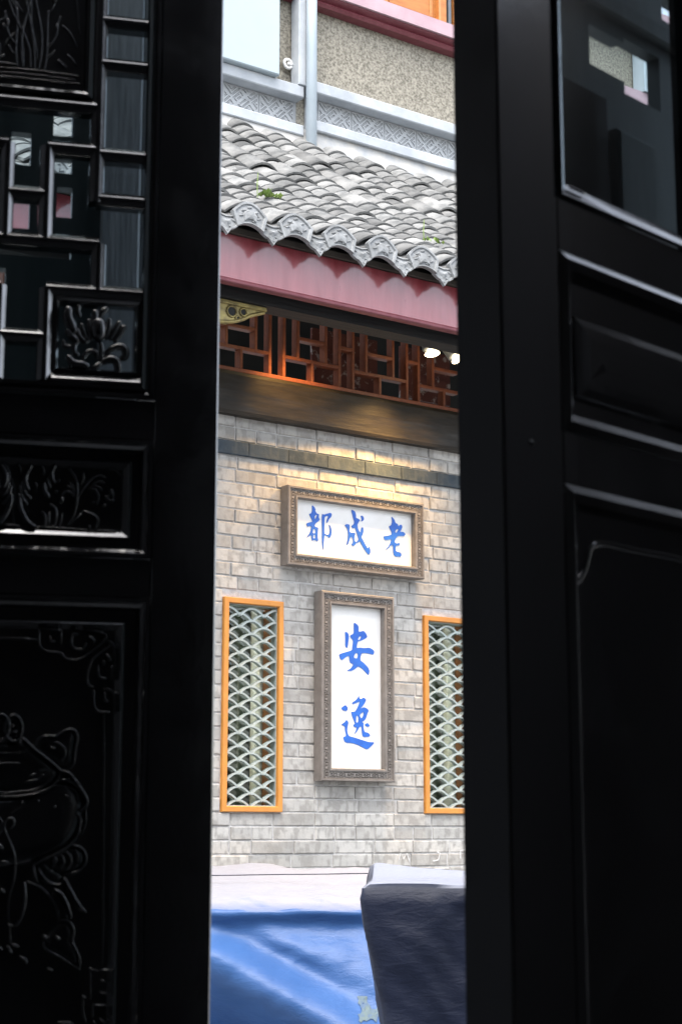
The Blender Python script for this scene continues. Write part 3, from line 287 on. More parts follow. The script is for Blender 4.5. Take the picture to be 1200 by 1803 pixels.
# ------------------------------------------------------------------ ground and the dark hall the camera stands in
MB().box(-80, 80, -60, 120, -.3, 0).build('street_ground', M['paving'], kind='structure')
MB().box(-2.2, 2.4, -4, 1.95, 0.004, .03).build('hall_floor', M['roomfloor'], kind='structure')
MB().box(-2.4, -2.2, -4, 1.95, .03, 3.2).build('wall_left', M['roomdark'], kind='structure')
MB().box(2.4, 2.6, -4, 1.95, .03, 3.2).build('wall_right', M['roomdark'], kind='structure')
MB().box(-2.2, 2.4, -4.2, -4, .03, 3.2).build('wall_back', M['roomdark'], kind='structure')
MB().box(-2.4, 2.6, -4.2, .85, 3.2, 3.4).box(-2.4, 0, .85, 1.45, 3.2, 3.4).box(.9, 2.6, .85, 1.45, 3.2, 3.4).box(-2.4, 2.6, 1.45, 1.72, 3.2, 3.4).build('ceiling', M['roomdark'], kind='structure')  # opening added in the unseen ceiling to light the door carvings
fw = MB(); fw.box(-2.4, -.80, 1.95, 2.07, .03, 3.4); fw.box(.80, 2.6, 1.95, 2.07, .03, 3.4)
fw.box(-9, 9, .5, .84, 3.401, 5.0)  # added unseen upper wall, blocks sky light from the facade opposite
fw.build('wall_front', M['roomdark'], kind='structure')
MB().cbox(-.80, .80, 1.98, 2.05, 2.74, 2.86, .004).build('lintel', M['lacquer'], kind='structure')

# ------------------------------------------------------------------ the shop house across the street (local x along the front, -y towards the street)
TH = 35.902
house = thing('shop_house', 'grey brick shop house with tiled eave and red fascia across the street', 'building', (0, 7.56, 0), R(TH))
# wall: mortar bed with openings, single bricks in front of it
OPEN = [(-.625, -.322, 1.286, 2.187), (.458, .761, 1.286, 2.187)]
def holed(mb, x0, x1, z0, z1, y0, y1, holes):
    xs = sorted({x0, x1, *[v for h in holes for v in h[:2] if x0 < v < x1]}); zs = sorted({z0, z1, *[v for h in holes for v in h[2:] if z0 < v < z1]})
    for a, b in zip(xs[:-1], xs[1:]):
        for c, d in zip(zs[:-1], zs[1:]):
            mx, mz = (a+b)/2, (c+d)/2
            if not any(h[0] < mx < h[1] and h[2] < mz < h[3] for h in holes): mb.box(a, b, y0, y1, c, d)
    return mb
wall = holed(MB(), -2.4, 3.2, 0, 3.0, -.0055, .24, OPEN).build('wall', M['mortar'], house)
CP = .0585; rows = [(1.286 + k * CP, CP) for k in range(-5, 26)] + [(2.873, .061), (2.934, .061)]
cache = {}
rest = MB(); nb = 0
def brick(parent, x0, x1, z0, z1, m, y, key=None):
    w_, h_ = round(x1 - x0, 3), round(z1 - z0, 4)
    k = (w_, h_, m.name)
    if k not in cache: cache[k] = MB().cbox(-w_/2, w_/2, -.011, .012, -h_/2, h_/2, .003).mesh('brick', m)
    o = link('brick', cache[k], parent); o.location = ((x0+x1)/2, y, (z0+z1)/2)
    o.rotation_euler = (random.uniform(-.012,.012), random.uniform(-.004,.004), random.uniform(-.012,.012)); return o
for ri, (z, h) in enumerate(rows):
    x = -2.4 + (.107 if ri % 2 else 0) + random.uniform(-.02, .02)
    header = ri % 7 == 3
    while x < 3.2:
        L_ = .108 if (header and random.random() < .8) or random.random() < .08 else .215
        segs = [(x + .0035, x + L_ - .0035)]
        for a, b, c, d in OPEN:
            if c - .01 < z + h/2 < d + .01:
                ns = []
                for p, q in segs:
                    if q <= a or p >= b: ns.append((p, q)); continue
                    if p < a - .03: ns.append((p, a - .004))
                    if q > b + .03: ns.append((b + .004, q))
                segs = ns
        for p, q in segs:
            if -.98 < (p+q)/2 < .98: brick(wall, p, q, z + .003, z + h - .0035, M['brick'], random.uniform(-.003, .003)); nb += 1
            else: rest.cbox(p, q, -.011, .012, z + .003, z + h - .0035, .003)
        x += L_
for z in [1.286 - CP * k for k in range(6, 22)]:
    x = -2.4 + random.uniform(-.1, .1)
    while x < 3.2:
        rest.cbox(x + .0035, x + .2115, -.011, .012, z + .003, z + CP - .0035, .003); x += .215
x = -2.4
while x < 3.2:                                              # projecting blue-grey string course
    if -.98 < x + .1 < .98: brick(wall, x + .0005, x + .2095, 2.810, 2.870, M['brickband'], -.012)
    else: rest.cbox(x + .0005, x + .2095, -.023, .012, 2.810, 2.870, .003)
    x += .21
rest.build('brickwork', M['brick'], wall, kind='stuff')
for (cx, cz, pts) in [(.40, 1.075, [(-.10,.0),(-.085,.035),(-.07,.01),(-.05,.035),(-.035,0)]), (.50, 1.075, [(0,0),(.03,.005),(.04,.035),(.025,.04)]), (.66, 1.085, [(0,0),(.0,.035),(.03,.04),(.065,.03),(.07,.0)]), (.76, 1.085, [(0,0),(.02,.03),(.045,.03),(.05,0)]), (.72, 1.05, [(0,0),(.1,.004)]), (.5,1.04,[(0,0),(.09,.003)])]:
    MB().tube([(cx + a, -.0165, cz + b) for a, b in pts], .003, 5, .4, taper=False).build('chalk_mark', M['chalk'], wall)

# windows with wave-scale grilles
def arc_mesh(t0, t1, name):
    mb = MB(); n = 10; outer = []; inner = []
    for i in range(n + 1):
        t = t0 + (t1 - t0) * i / n
        x_ = .0625 * t; zt = .031 * (1 - abs(t) ** 1.9); th = .0078 + .0012 * t * t
        outer.append((x_, zt)); inner.append((x_ * .93, zt - th))
    pts = outer + inner[::-1]; mb.poly(pts, -.012, .012); return mb.mesh(name, M['scale'])
AFULL = arc_mesh(-1, 1, 'scale_slat'); AR_ = arc_mesh(0, 1, 'scale_slat'); AL_ = arc_mesh(-1, 0, 'scale_slat')
def window(u0, u1):
    wn = link('window', None, house); wn.location = (0, 0, 0)
    f = MB().mold(u0, u1, 1.286, 2.187, [(0,.03),(0,-.022),(.0025,-.025),(.021,-.025),(.024,-.022),(.024,.05)])
    f.build('frame', M['winframe'], wn)
    a, b, c, d = u0 + .0245, u1 - .0245, 1.3105, 2.1625
    MB().mold(a, b, c, d, [(0,.05),(0,-.006),(.0035,-.006),(.0035,.05)]).build('inner_bead', M['scale'], wn)
    a += .004; b -= .004; c += .004; d -= .004
    pitch = (d - c) / 30.0; W = b - a
    for r in range(30):
        z = c + r * pitch - .006
        xs = [(0, AR_), (.125, AFULL), (.25, AL_)] if r % 2 else [(.0625, AFULL), (.1875, AFULL)]
        if r == 29: z -= .004
        for x_, me in xs:
            o = link('scale_slat', me, wn); o.location = (a + x_ * W / .25, .006 + random.uniform(-.001, .001), z); o.scale = (W / .25, 1, 1)
    MB().box(a - .003, b + .003, .034, .036, c - .003, d + .003).build('pane', M['wglass'], wn)
    iv = MB(); y1 = .75
    iv.box(u0 - .25, u1 + .25, y1, y1 + .02, 1.1, 2.4); iv.box(u0 - .27, u0 - .25, .25, y1, 1.1, 2.4)
    iv.box(u0 - .25, u1 + .25, .25, y1, 1.08, 1.1); iv.box(u0 - .25, u1 + .25, .25, y1, 2.4, 2.42)
    iv.build('niche', M['dark'], wn)
    MB().box(u1 - .0285, u1 - .02, .037, .095, 1.30, 2.18).build('reveal', M['brownwood'], wn)
    MB().tube([(u0 + .268, .13, 1.2), (u0 + .268, .13, 2.3)], .03, 20, taper=False).build('post', M['cream'], wn, True)
    MB().tube([(u0 + .25, .24, 1.2), (u0 + .25, .24, 2.3)], .045, 20, taper=False).build('post', M['olive'], wn, True)
    MB().box(u0 + .004, u0 + .012, .05, .07, 1.3, 2.17).build('hidden_fill_strip', M['strip'], wn)  # added glowing strip, out of view, brightens the posts and reveal
    MB().box(u0 - .1, u1 + .2, .30, .32, 1.66, 1.80).build('green_reflection_board', M['green'], wn)  # added board imitating the green mirrored in the window glass
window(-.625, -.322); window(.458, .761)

# tie beam, lattice transom, eave
MB().add([], []).ext([(-.055,2.98),(-.06,2.995),(-.062,3.08),(-.058,3.155),(-.05,3.172),(.2,3.172),(.2,2.98)], (-2.4,0,0), (3.2,0,0), (0,1,0), (0,0,1)).build('tie_beam', M['tiebeam'], house)
tr = link('lattice_transom', None, house)
MB().cbox(-2.4, 3.2, -.045, .02, 3.172, 3.192, .003).build('rail', M['lattice'], tr)
MB().cbox(-2.4, 3.2, -.04, .02, 3.52, 3.54, .003).build('rail', M['lattice'], tr)
for (a, b, c, d) in LBARS:
    if abs(a - c) < .02: MB().cbox((a+c)/2 - .0075, (a+c)/2 + .0075, -.021, .022, min(b, d) - (.006 if min(b,d) > 3.25 else 0), min(3.52, max(b, d) + .06 if max(b,d) > 3.4 else max(b,d)), .0025).build('lattice_bar', M['lattice'], tr)
    else: MB().cbox(a, c, -.019, .02, (b+d)/2 - .0085, (b+d)/2 + .0085, .0025).build('lattice_bar', M['lattice'], tr)
for k in range(8):
    for sx in (-1.0 - k * .17, .83 + k * .17):
        MB().cbox(sx - .0075, sx + .0075, -.021, .022, 3.192, 3.52, .0025).build('lattice_bar', M['lattice'], tr)
MB().box(-2.4, 5.2, 1.2, 1.22, 3.1, 4.2).build('loft_back', M['dark'], house)
MB().box(-.05, .33, .16, .175, 3.19, 3.52).build('paper_sheet', M['redpaper'], house)
MB().box(.47, .78, .16, .175, 3.265, 3.52).build('paper_sheet', M['redpaper'], house)
MB().box(-2.4, 5.2, -.60, -.505, 3.291, 3.43).build('eave_beam', M['beam'], house)
MB().add([(-2.4,-.68,3.49),(5.2,-.68,3.49),(5.2,1.4,4.85),(-2.4,1.4,4.85),(-2.4,-.68,3.46),(5.2,-.68,3.46),(5.2,1.4,4.82),(-2.4,1.4,4.82)],
         [(0,1,2,3),(4,7,6,5),(0,4,5,1),(2,6,7,3)]).build('soffit', M['soffit'], house)
fa = MB().cbox(-2.4, 5.2, -.70, -.675, 3.332, 3.515, .003).build('fascia_board', M['red'], house)
MB().cbox(-2.4, 5.2, -.708, -.672, 3.314, 3.3315, .004).build('fascia_lip', M['darkred'], house)
for u in (): MB().box(u, u + .004, -.7012, -.699, 3.336, 3.50).build('board_joint', M['lilac'], fa)
# gilt bracket under the beam
br = MB(); prof = [(-1.4,3.289),(-.80,3.289),(-.793,3.272),(-.835,3.263),(-.87,3.245),(-.895,3.226),(-.93,3.213),(-.955,3.20),(-1.0,3.196),(-1.05,3.19),(-1.2,3.16),(-1.4,3.12)]
br.poly(prof, -.575, -.535); bo = br.build('eave_bracket', M['brass'], house)
MB().cbox(-1.4, -.79, -.583, -.53, 3.272, 3.2895, .003).build('rim', M['brass'], bo)
MB().tube([(x_, -.575, z_) for x_, z_ in smoothline([(-.80,3.268),(-.87,3.243),(-.90,3.222),(-.955,3.2),(-1.05,3.19)], 2)], .008, 8, taper=False).build('rim', M['brass'], bo, True)
for x_, z_, r_ in ((-.955,3.245,.022),(-.90,3.252,.016),(-.925,3.222,.010)):
    MB().add([], []).tube([(x_ + r_*math.cos(a), -.577, z_ + r_*math.sin(a)) for a in [k*2*math.pi/14 for k in range(15)]], .0045, 6, taper=False).build('scroll', M['brass'], bo, True)
    MB().poly([(x_ + r_*.8*math.cos(a), z_ + r_*.8*math.sin(a)) for a in [k*2*math.pi/14 for k in range(14)]], -.5762, -.57).build('scroll_eye', M['dark'], bo)

# roof tiles
EY, EZ, TY, TZ = -.75, 3.545, 1.43, 5.02         # eave and top of the slope (local y, z), slightly hollow between
SL = math.hypot(TY - EY, TZ - EZ) * 1.005
def roof_at(s):
    t = s / SL; k = .853
    return EY + (TY - EY)*t, EZ + (TZ - EZ)*(k*t + (1-k)*t*t), math.atan2((TZ - EZ)*(k + 2*(1-k)*t), TY - EY)
PT = .2154; U0 = -1.005
roof = link('roof', None, house)
def shell(w0, w1, L_, rise0, rise1, th, sgn, n=8):
    """curved tile: x across, y up-slope, z normal"""
    vs = []; fs = []
    for (yy, w_, r_) in ((0, w0, rise0), (L_, w1, rise1)):
        for off in (0, th):
            for i in range(n + 1):
                t = -1 + 2 * i / n
                vs.append((w_ * t, yy, sgn * r_ * (1 - t * t) + off))
    m_ = n + 1
    for i in range(n):
        fs += [(i, i+1, 2*m_+i+1, 2*m_+i), (m_+i, 3*m_+i, 3*m_+i+1, m_+i+1), (i, m_+i, m_+i+1, i+1), (2*m_+i, 2*m_+i+1, 3*m_+i+1, 3*m_+i)]
    fs += [(0, 2*m_, 3*m_, m_), (n, m_+n, 3*m_+n, 2*m_+n)]
    return MB().add(vs, fs)
cov = [shell(.086 + .003*k, .080 + .003*k, .19, .040 + .004*k, .037 + .003*k, .011, 1).mesh('cover_tile', M['tile'], True) for k in range(3)]
def autosm(me):
    for p in me.polygons: p.use_smooth = abs(p.normal.y) < .7
for me in cov: autosm(me)
EXP = .086; NR = int(SL / EXP); pans = MB(); npan = 0
def on_roof(u, s, h):
    y, z, an = roof_at(s); return (u, y - math.sin(an)*h, z + math.cos(an)*h)
covers = 0
far = MB()
for c in range(-4, 26):
    uc = U0 + c * PT; wob = 0
    for r in range(NR):
        s = .03 + r * EXP + (random.uniform(-.010, .010) if r else 0); k = s / SL; SA = roof_at(s)[2]
        wob += random.uniform(-.004, .004); wob *= .9
        me = random.choice(cov); h = .026 + random.uniform(0, .004)
        rot = (SA - .075 + random.uniform(-.015, .025), random.uniform(-.07, .07), random.uniform(-.05, .05))
        if random.random() < .05: rot = (SA - .01, random.uniform(-.14,.14), random.uniform(-.12,.12)); h = .037
        if -1.22 + 1.25*k < uc < .16 + 1.85*k and covers < 300:
            o = link('cover_tile', me, roof); o.location = on_roof(uc + wob, s, h); o.rotation_euler = rot; covers += 1
        else:
            from mathutils import Euler
            m3 = Euler(rot).to_matrix(); q = Vector(on_roof(uc + wob, s, h))
            far.add([q + m3 @ v.co for v in me.vertices], [tuple(p.vertices) for p in me.polygons])
far.build('cover_tiles', M['tile'], roof, kind='stuff')
for c in range(-5, 26):
    uc = U0 + (c + .5) * PT
    for r in range(NR):
        s = -.02 + r * EXP + random.uniform(-.006, .006); SA = roof_at(s)[2]
        sh = shell(.088, .092, .19, .034, .036, .010, -1, 6); rot = Matrix.Rotation(SA - .06, 3, 'X')
        q = Vector(on_roof(uc, s, .046)); pans.add([q + rot @ Vector(p) for p in sh.v], sh.f)
pans.build('pan_tiles', M['tile'], roof, True, kind='stuff')
MB().grid(lambda p, q: on_roof(-2.4 + 7.6*p, .02 + (SL-.02)*q, -.02), 2, 10).build('roof_bed', M['dark'], roof)
# moulded tile ends at the eave
def cap_mesh():
    mb = MB(); n = 10; top = []; bot = []
    for i in range(n + 1):
        t = -1 + 2*i/n; top.append((.080*t, .048*(1-t*t) - .004*abs(t))); 
    for i in range(n + 1):
        t = 1 - 2*i/n; bot.append((.060*t, -.068 + .022*(1-t*t)))
    pts = top + bot; N_ = len(pts); cx, cz = 0, -.015
    def ring(k, y): return [(cx + (x-cx)*k, y, cz + (z-cz)*k) for x, z in pts]
    vs = ring(1, .022) + ring(1, 0) + ring(.86, 0) + ring(.80, .006) + ring(.45, .004) + ring(.38, -.003) + [(cx, -.006, cz)]
    fs = []
    for k in range(5):
        for i in range(N_): j = (i+1) % N_; fs.append((k*N_+i, k*N_+j, (k+1)*N_+j, (k+1)*N_+i))
    for i in range(N_): fs.append((5*N_+i, 5*N_+(i+1) % N_, 6*N_))
    fs.append(tuple(range(N_-1, -1, -1)))
    mb.add(vs, fs)
    for (a, b, r_) in ((-.028,.004,.007),(.028,.004,.007),(0,.022,.008),(-.018,-.034,.007),(.018,-.034,.007),(-.04,-.02,.006),(.04,-.02,.006)):
        mb.tube([(a-.008,.003,b),(a+.008,.003,b+.006)], r_, 6, .8)
    return mb.mesh('eave_cap', M['tileend'])
def drip_mesh():
    mb = MB(); pts = [(x*.78, z*.86) for x, z in [(-.084,.02),(-.04,.006),(0,.0),(.04,.006),(.084,.02),(.088,-.012),(.066,-.046),(.040,-.062),(.026,-.066),(0,-.098),(-.026,-.066),(-.040,-.062),(-.066,-.046),(-.088,-.012)]]
    N_ = len(pts); cx, cz = 0, -.03
    def ring(k, y): return [(cx + (x-cx)*k, y, cz + (z-cz)*k) for x, z in pts]
    vs = ring(1, .014) + ring(1, 0) + ring(.84, -.001) + ring(.78, .005) + ring(.4, .003) + [(cx, -.006, cz)]; fs = []
    for k in range(4):
        for i in range(N_): j = (i+1) % N_; fs.append((k*N_+i, k*N_+j, (k+1)*N_+j, (k+1)*N_+i))
    for i in range(N_): fs.append((4*N_+i, 4*N_+(i+1) % N_, 5*N_))
    fs.append(tuple(range(N_-1, -1, -1))); mb.add(vs, fs)
    for (a, b, r_) in ((-.035,-.012,.007),(.035,-.012,.007),(-.02,-.045,.006),(.02,-.045,.006),(0,-.062,.006)):
        mb.tube([(a-.008,.002,b),(a+.008,.002,b-.006)], r_, 6, .8)
    return mb.mesh('drip_tile', M['tileend'])
CAPM, DRIPM = cap_mesh(), drip_mesh()
for c in range(-4, 26):
    o = link('eave_cap', CAPM, roof); o.location = (U0 + c*PT + random.uniform(-.004,.004), -.79, 3.582); o.rotation_euler = (R(-8 + random.uniform(-3,3)), random.uniform(-.04,.04), random.uniform(-.04,.04))
    o = link('drip_tile', DRIPM, roof); o.location = (U0 + (c-.5)*PT + random.uniform(-.004,.004), -.782, 3.553); o.rotation_euler = (R(-12 + random.uniform(-3,3)), random.uniform(-.04,.04), random.uniform(-.04,.04))
MB().box(-2.4, 5.2, -.715, -.66, 3.517, 3.54).build('tile_batten', M['soffit'], roof)

# upper storey, its numbers scaled up about the camera onto a deeper wall plane
MB().box(-2.4, 6.8, 1.452, 1.77, 4.8, 5.94).build('granite_wall', M['granite'], house)
MB().ext([(1.30,4.955),(1.355,5.02),(1.385,5.132),(1.452,5.132),(1.452,4.93)], (-2.4,0,0), (6.8,0,0), (0,1,0), (0,0,1)).build('mortar_flashing', M['lime'], house)
KEY = ["#########","#.......#","#.#####.#","#.#...#.#","#.#.#.#.#","#.#.###.#","#.#.....#","#.#######","#........"]
FRM = {}
def fret_panel(parent, u0, u1, z0, z1):
    k = (round(u1-u0, 3), round(z1-z0, 3))
    if k not in FRM:
        mb = MB(); W, H = k; cs = .0070; nu = int(W/cs); nz = int(H/cs); hgt = [[0]*(nz+2) for _ in range(nu+2)]
        for i in range(nu):
            for j in range(nz):
                p, q = (i + j), (i - j + 400); cell = KEY[(q // 2) % 9][(p // 2) % 9] == '#'
                if i < 1 or j < 1 or i >= nu-1 or j >= nz-1: cell = True
                if abs((i - nu*.5) - (j - nz*.5)) < 2.2: cell = True
                if cell: mb.box(i*cs, (i+1)*cs, -.0055, 0, j*cs, (j+1)*cs)
        FRM[k] = mb.mesh('fret_panel', M['frieze'], fix=False)
    o = link('fret_panel', FRM[k], parent); o.location = (u0, 1.443, z0)
def frieze(u0, u1, dz):
    f = MB().cbox(u0, u1, 1.357, 1.452, 5.362+dz, 5.433+dz, .006); f.cbox(u0, u1, 1.357, 1.452, 5.132+dz, 5.196+dz, .006)
    fo = f.build('fret_frieze', M['cement'], house)
    MB().box(u0, u1, 1.443, 1.452, 5.196+dz, 5.362+dz).build('backing', M['frieze'], fo)
    pw = .242; u = u1 - .012
    while u - pw > u0:
        fret_panel(fo, u - pw + .004, u - .004, 5.202+dz, 5.357+dz); u -= pw
frieze(.79, 5.0, 0); frieze(-1.6, .726, -.056)
MB().tube([(.747,1.317,4.97),(.747,1.317,7.04)], .031, 20, taper=False).build('downpipe', M['pipe'], house, True)
MB().cbox(.684, .735, 1.351, 1.43, 5.379, 7.04, .004).build('conduit', M['cement'], house)
MB().cbox(-1.6, .531, 1.317, 1.43, 5.377, 7.04, .006).build('wall_panel', M['panel'], house)
rv = MB(); rv.tube([(.657+.026*math.cos(q), 1.424, 5.521+.026*math.sin(q)) for q in [k*2*math.pi/16 for k in range(17)]], .0095, 8, taper=False)
rv.box(.651,.69,1.413,1.435,5.512,5.527); rv.build('vent_cap', M['white'], house, True)
MB().ext([(1.385,5.918),(1.368,5.935),(1.385,5.952),(1.351,5.969),(1.351,5.977),(1.77,5.977),(1.77,5.918)], (-1.6,0,0), (6.8,0,0), (0,1,0), (0,0,1)).build('ledge_moulding', M['darkred'], house)
MB().box(-1.6, 6.8, 1.334, 1.77, 5.978, 6.064).build('ledge', M['lilac'], house)
sw = link('storey_window', None, house)
def casement(u0, u1):
    p = MB().mold(u0, u1, 6.065, 7.15, [(0,1.54),(0,1.43),(.003,1.426),(.047,1.426),(.056,1.435),(.056,1.475)]).build('sash', M['orange'], sw)
    MB().box(u0+.056, u1-.056, 1.470, 1.497, 6.12, 7.10).build('sash_panel', M['orange'], p)
    MB().mold(u0+.08, u1-.08, 6.143, 6.37, [(0,1.470),(.0045,1.459),(.016,1.459),(.022,1.468)]).build('sash_bead', M['orange'], p)
casement(1.333, 1.839); casement(1.951, 2.456); casement(.322, .659)
MB().box(1.855, 1.878, 1.43, 1.497, 6.065, 7.15).build('hinge_post', M['lampbody'], sw)
MB().box(1.895, 1.945, 1.43, 1.497, 6.065, 7.15).build('hinge_post', M['orange'], sw)
MB().box(-1.6, 2.737, 1.655, 1.677, 6.064, 7.27).build('room_back', M['dark'], house)
MB().box(2.737, 6.8, 1.43, 1.77, 6.065, 6.435).build('granite_wall', M['granite'], house)  # granite, ledge and panel from here added to imitate the mirrored building
MB().box(2.737, 6.8, 1.362, 1.77, 6.436, 6.71).build('ledge', M['lilac'], house)
MB().box(3.45, 3.86, 1.317, 1.418, 6.066, 6.434).build('wall_panel', M['pipe'], house)

# hanging signs
KU = ["###########","...........","##########.","........##.","##.####.##.","##.##...##.","##.######..","##........."]
def key_band(mb, x0, x1, z0, z1, y, vert=False):
    """meander relief: raised cells on the band"""
    W, H = x1 - x0, z1 - z0
    if vert: W, H = H, W
    n = max(1, round(W / .043)); uw = W / n; cw = uw / 12; ch = H / 9
    pat = ["############","#..........#","#.########.#","#.#......#.#","#.#.####.#.#","#...#..#...#","#.###..###.#","#.....#....#","############"]
    g = [[0]*9 for _ in range(12*n)]
    T_ = ["............","#######.####","......#.....","..###.#####.","..#...#...#.","..#####.#.#.","........#.#.","#########.##","............"]
    for k in range(n):
        for r in range(9):
            for c in range(12): g[k*12+c][r] = 1 if T_[r][c] == '.' else 0
    for i in range(12*n):
        j = 0
        while j < 9:
            if g[i][j]:
                e = j
                while e < 9 and g[i][e]: e += 1
                a, b, c, d = i*cw, (i+1)*cw, H - e*ch, H - j*ch
                if vert: mb.box(x0 + c, x0 + d, y - .006, y, z0 + a, z0 + b)
                else: mb.box(x0 + a, x0 + b, y - .006, y, z0 + c, z0 + d)
                j = e
            else: j += 1
def glyph_mesh(key, y):
    cu = bpy.data.curves.new('glyph', 'CURVE'); cu.dimensions = '2D'; cu.fill_mode = 'BOTH'; cu.extrude = .0012
    for p in GLYPH[key]:
        q = []
        n = len(p)
        for i in range(n):
            a, b = p[i], p[(i+1) % n]; q += [(.8*a[0]+.2*b[0], .8*a[1]+.2*b[1]), (.2*a[0]+.8*b[0], .2*a[1]+.8*b[1])]
        sp = cu.splines.new('POLY'); sp.points.add(len(q) - 1); sp.use_cyclic_u = True
        for i, (u, z) in enumerate(q): sp.points[i].co = (u, z, 0, 1)
    ob = bpy.data.objects.new('tmp', cu); COL.objects.link(ob); bpy.context.view_layer.update()
    me = bpy.data.meshes.new_from_object(ob.evaluated_get(bpy.context.evaluated_depsgraph_get()))
    bpy.data.objects.remove(ob); bpy.data.curves.remove(cu)
    for v in me.vertices: v.co = (v.co.x, y, v.co.y) if False else Vector((v.co.x, y - v.co.z, v.co.y))
    me.materials.clear(); me.materials.append(M['blue']); me.name = 'character'; return me
def sign(label, u0, u1, z0, z1, i0, i1, j0, j1, keys):
    t = thing('hanging_sign', label, 'sign', (0, 7.56, 0), R(TH))
    fr = MB().mold(u0, u1, z0, z1, [(.004,-.012),(0,-.02),(0,-.072),(.003,-.076),(.011,-.076),(.013,-.066)])
    bd = min(i0-u0, u1-i1, j0-z0, z1-j1)
    fr.mold(u0, u1, z0, z1, [(bd-.012,-.066),(bd-.011,-.075),(bd-.003,-.075),(bd,-.068),(bd,-.040)])
    fo = fr.build('frame', M['signframe'], t)
    e = .0132; g = bd - .0125
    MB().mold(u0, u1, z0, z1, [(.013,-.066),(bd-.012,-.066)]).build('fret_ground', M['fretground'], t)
    kb = MB()
    key_band(kb, u0+g+.001, u1-g-.001, z1-g, z1-e, -.066); key_band(kb, u0+g+.001, u1-g-.001, z0+e, z0+g, -.066)
    key_band(kb, u0+e, u0+g, z0+e, z1-e, -.066, True); key_band(kb, u1-g, u1-e, z0+e, z1-e, -.066, True)
    kb.build('fretwork', M['signframe'], t, kind='stuff', fix=False)
    MB().box(u0+bd-.001, u1-bd+.001, -.044, -.013, z0+bd-.001, z1-bd+.001).build('sign_face', M['white'], t)
    for k in keys:
        link('character', glyph_mesh(k, -.0455), t)
    return t
sign('wide white sign with three blue characters in a fret-carved frame on the brick wall', -.338, .42, 2.345, 2.698, -.276, .36, 2.398, 2.639, 'ABC')
sign('tall narrow white sign with two blue characters between the grille windows', -.158, .243, 1.42, 2.246, -.097, .187, 1.477, 2.19, 'DE')

# spot lamps under the eave
def spot(u, n, z, label, tilt, power, aim):
    c, s_ = math.cos(R(TH)), math.sin(R(TH)); y = -n
    t = thing('spot_lamp', label, 'lamp', (c*u - s_*y, 7.56 + s_*u + c*y, z), R(TH), 'spot lamps under the eave')
    MB().tube([(0,0,.002),(0,0,.085)], .042, 16, yaxis=(0,-1,0), taper=False).build('housing', M['lampbody'], t, True)
    MB().add([(.034*math.cos(a), .034*math.sin(a), -.0225) for a in [k*2*math.pi/20 for k in range(20)]], [tuple(range(20))]).build('bulb', M['bulb'], t)
    MB().box(-.008,.008,-.008,.008,.09,.19).build('stem', M['lampbody'], t)
    ld = bpy.data.lights.new('spot_light', 'SPOT'); ld.energy = power; ld.color = (1,.58,.2); ld.spot_size = R(76); ld.spot_blend = .9; ld.shadow_soft_size = .05
    lo = bpy.data.objects.new('spot_light', ld); COL.objects.link(lo); lo.parent = t; lo.location = (0,0,-.03)
    lo.rotation_euler = Vector(aim).to_track_quat('-Z', 'Y').to_euler()
    for ch in t.children:
        if ch.type == 'MESH': ch.rotation_euler = tilt
    return t
spot(.315, .27, 3.375, 'lit spot lamp hanging below the eave beam, the nearer of two', (R(-12),0,0), 46, (-.4,.08,-1))
spot(.46, .27, 3.372, 'lit spot lamp at the right end of the eave, beside the dark door', (R(-30),R(-14),0), 16, (-.2,.08,-1))
spot(-.42, .27, 3.50, 'spot lamp hidden behind the eave beam above the brick wall', (R(-12),0,0), 14, (0.3,.4,-1))

# weeds on the roof
def weed(u, s, label, k):
    p = on_roof(u, s, .07); c, s_ = math.cos(R(TH)), math.sin(R(TH))
    t = thing('weed', label, 'plant', (c*p[0]-s_*p[1], 7.56+s_*p[0]+c*p[1], p[2]), R(TH))
    for i in range(k):
        a = random.uniform(0, 6.28); L_ = random.uniform(.02,.045); x_, y_ = random.uniform(-.05,.05), random.uniform(-.02,.02)
        d = Vector((math.cos(a)*.6, math.sin(a)*.6, .8)); sd = Vector((-math.sin(a), math.cos(a), 0)) * L_ * .4; b = Vector((x_, y_, 0))
        q = b + d*L_*.55
        MB().add([b, q + sd, b + d*L_, q - sd, q + Vector((0,0,-.003))], [(0,1,4),(1,2,4),(2,3,4),(3,0,4)]).build('leaf', M['leaf'], t, fix=False)
    MB().tube([(-.06,0,-.02),(-.062,0,.05),(-.058,0,.1)], .0025, 5).build('stalk', M['leaf'], t)
weed(-.62, .55, 'small green weed growing between the roof tiles, left', 26)
weed(.20, .42, 'tiny green weed among the roof tiles, right', 9)
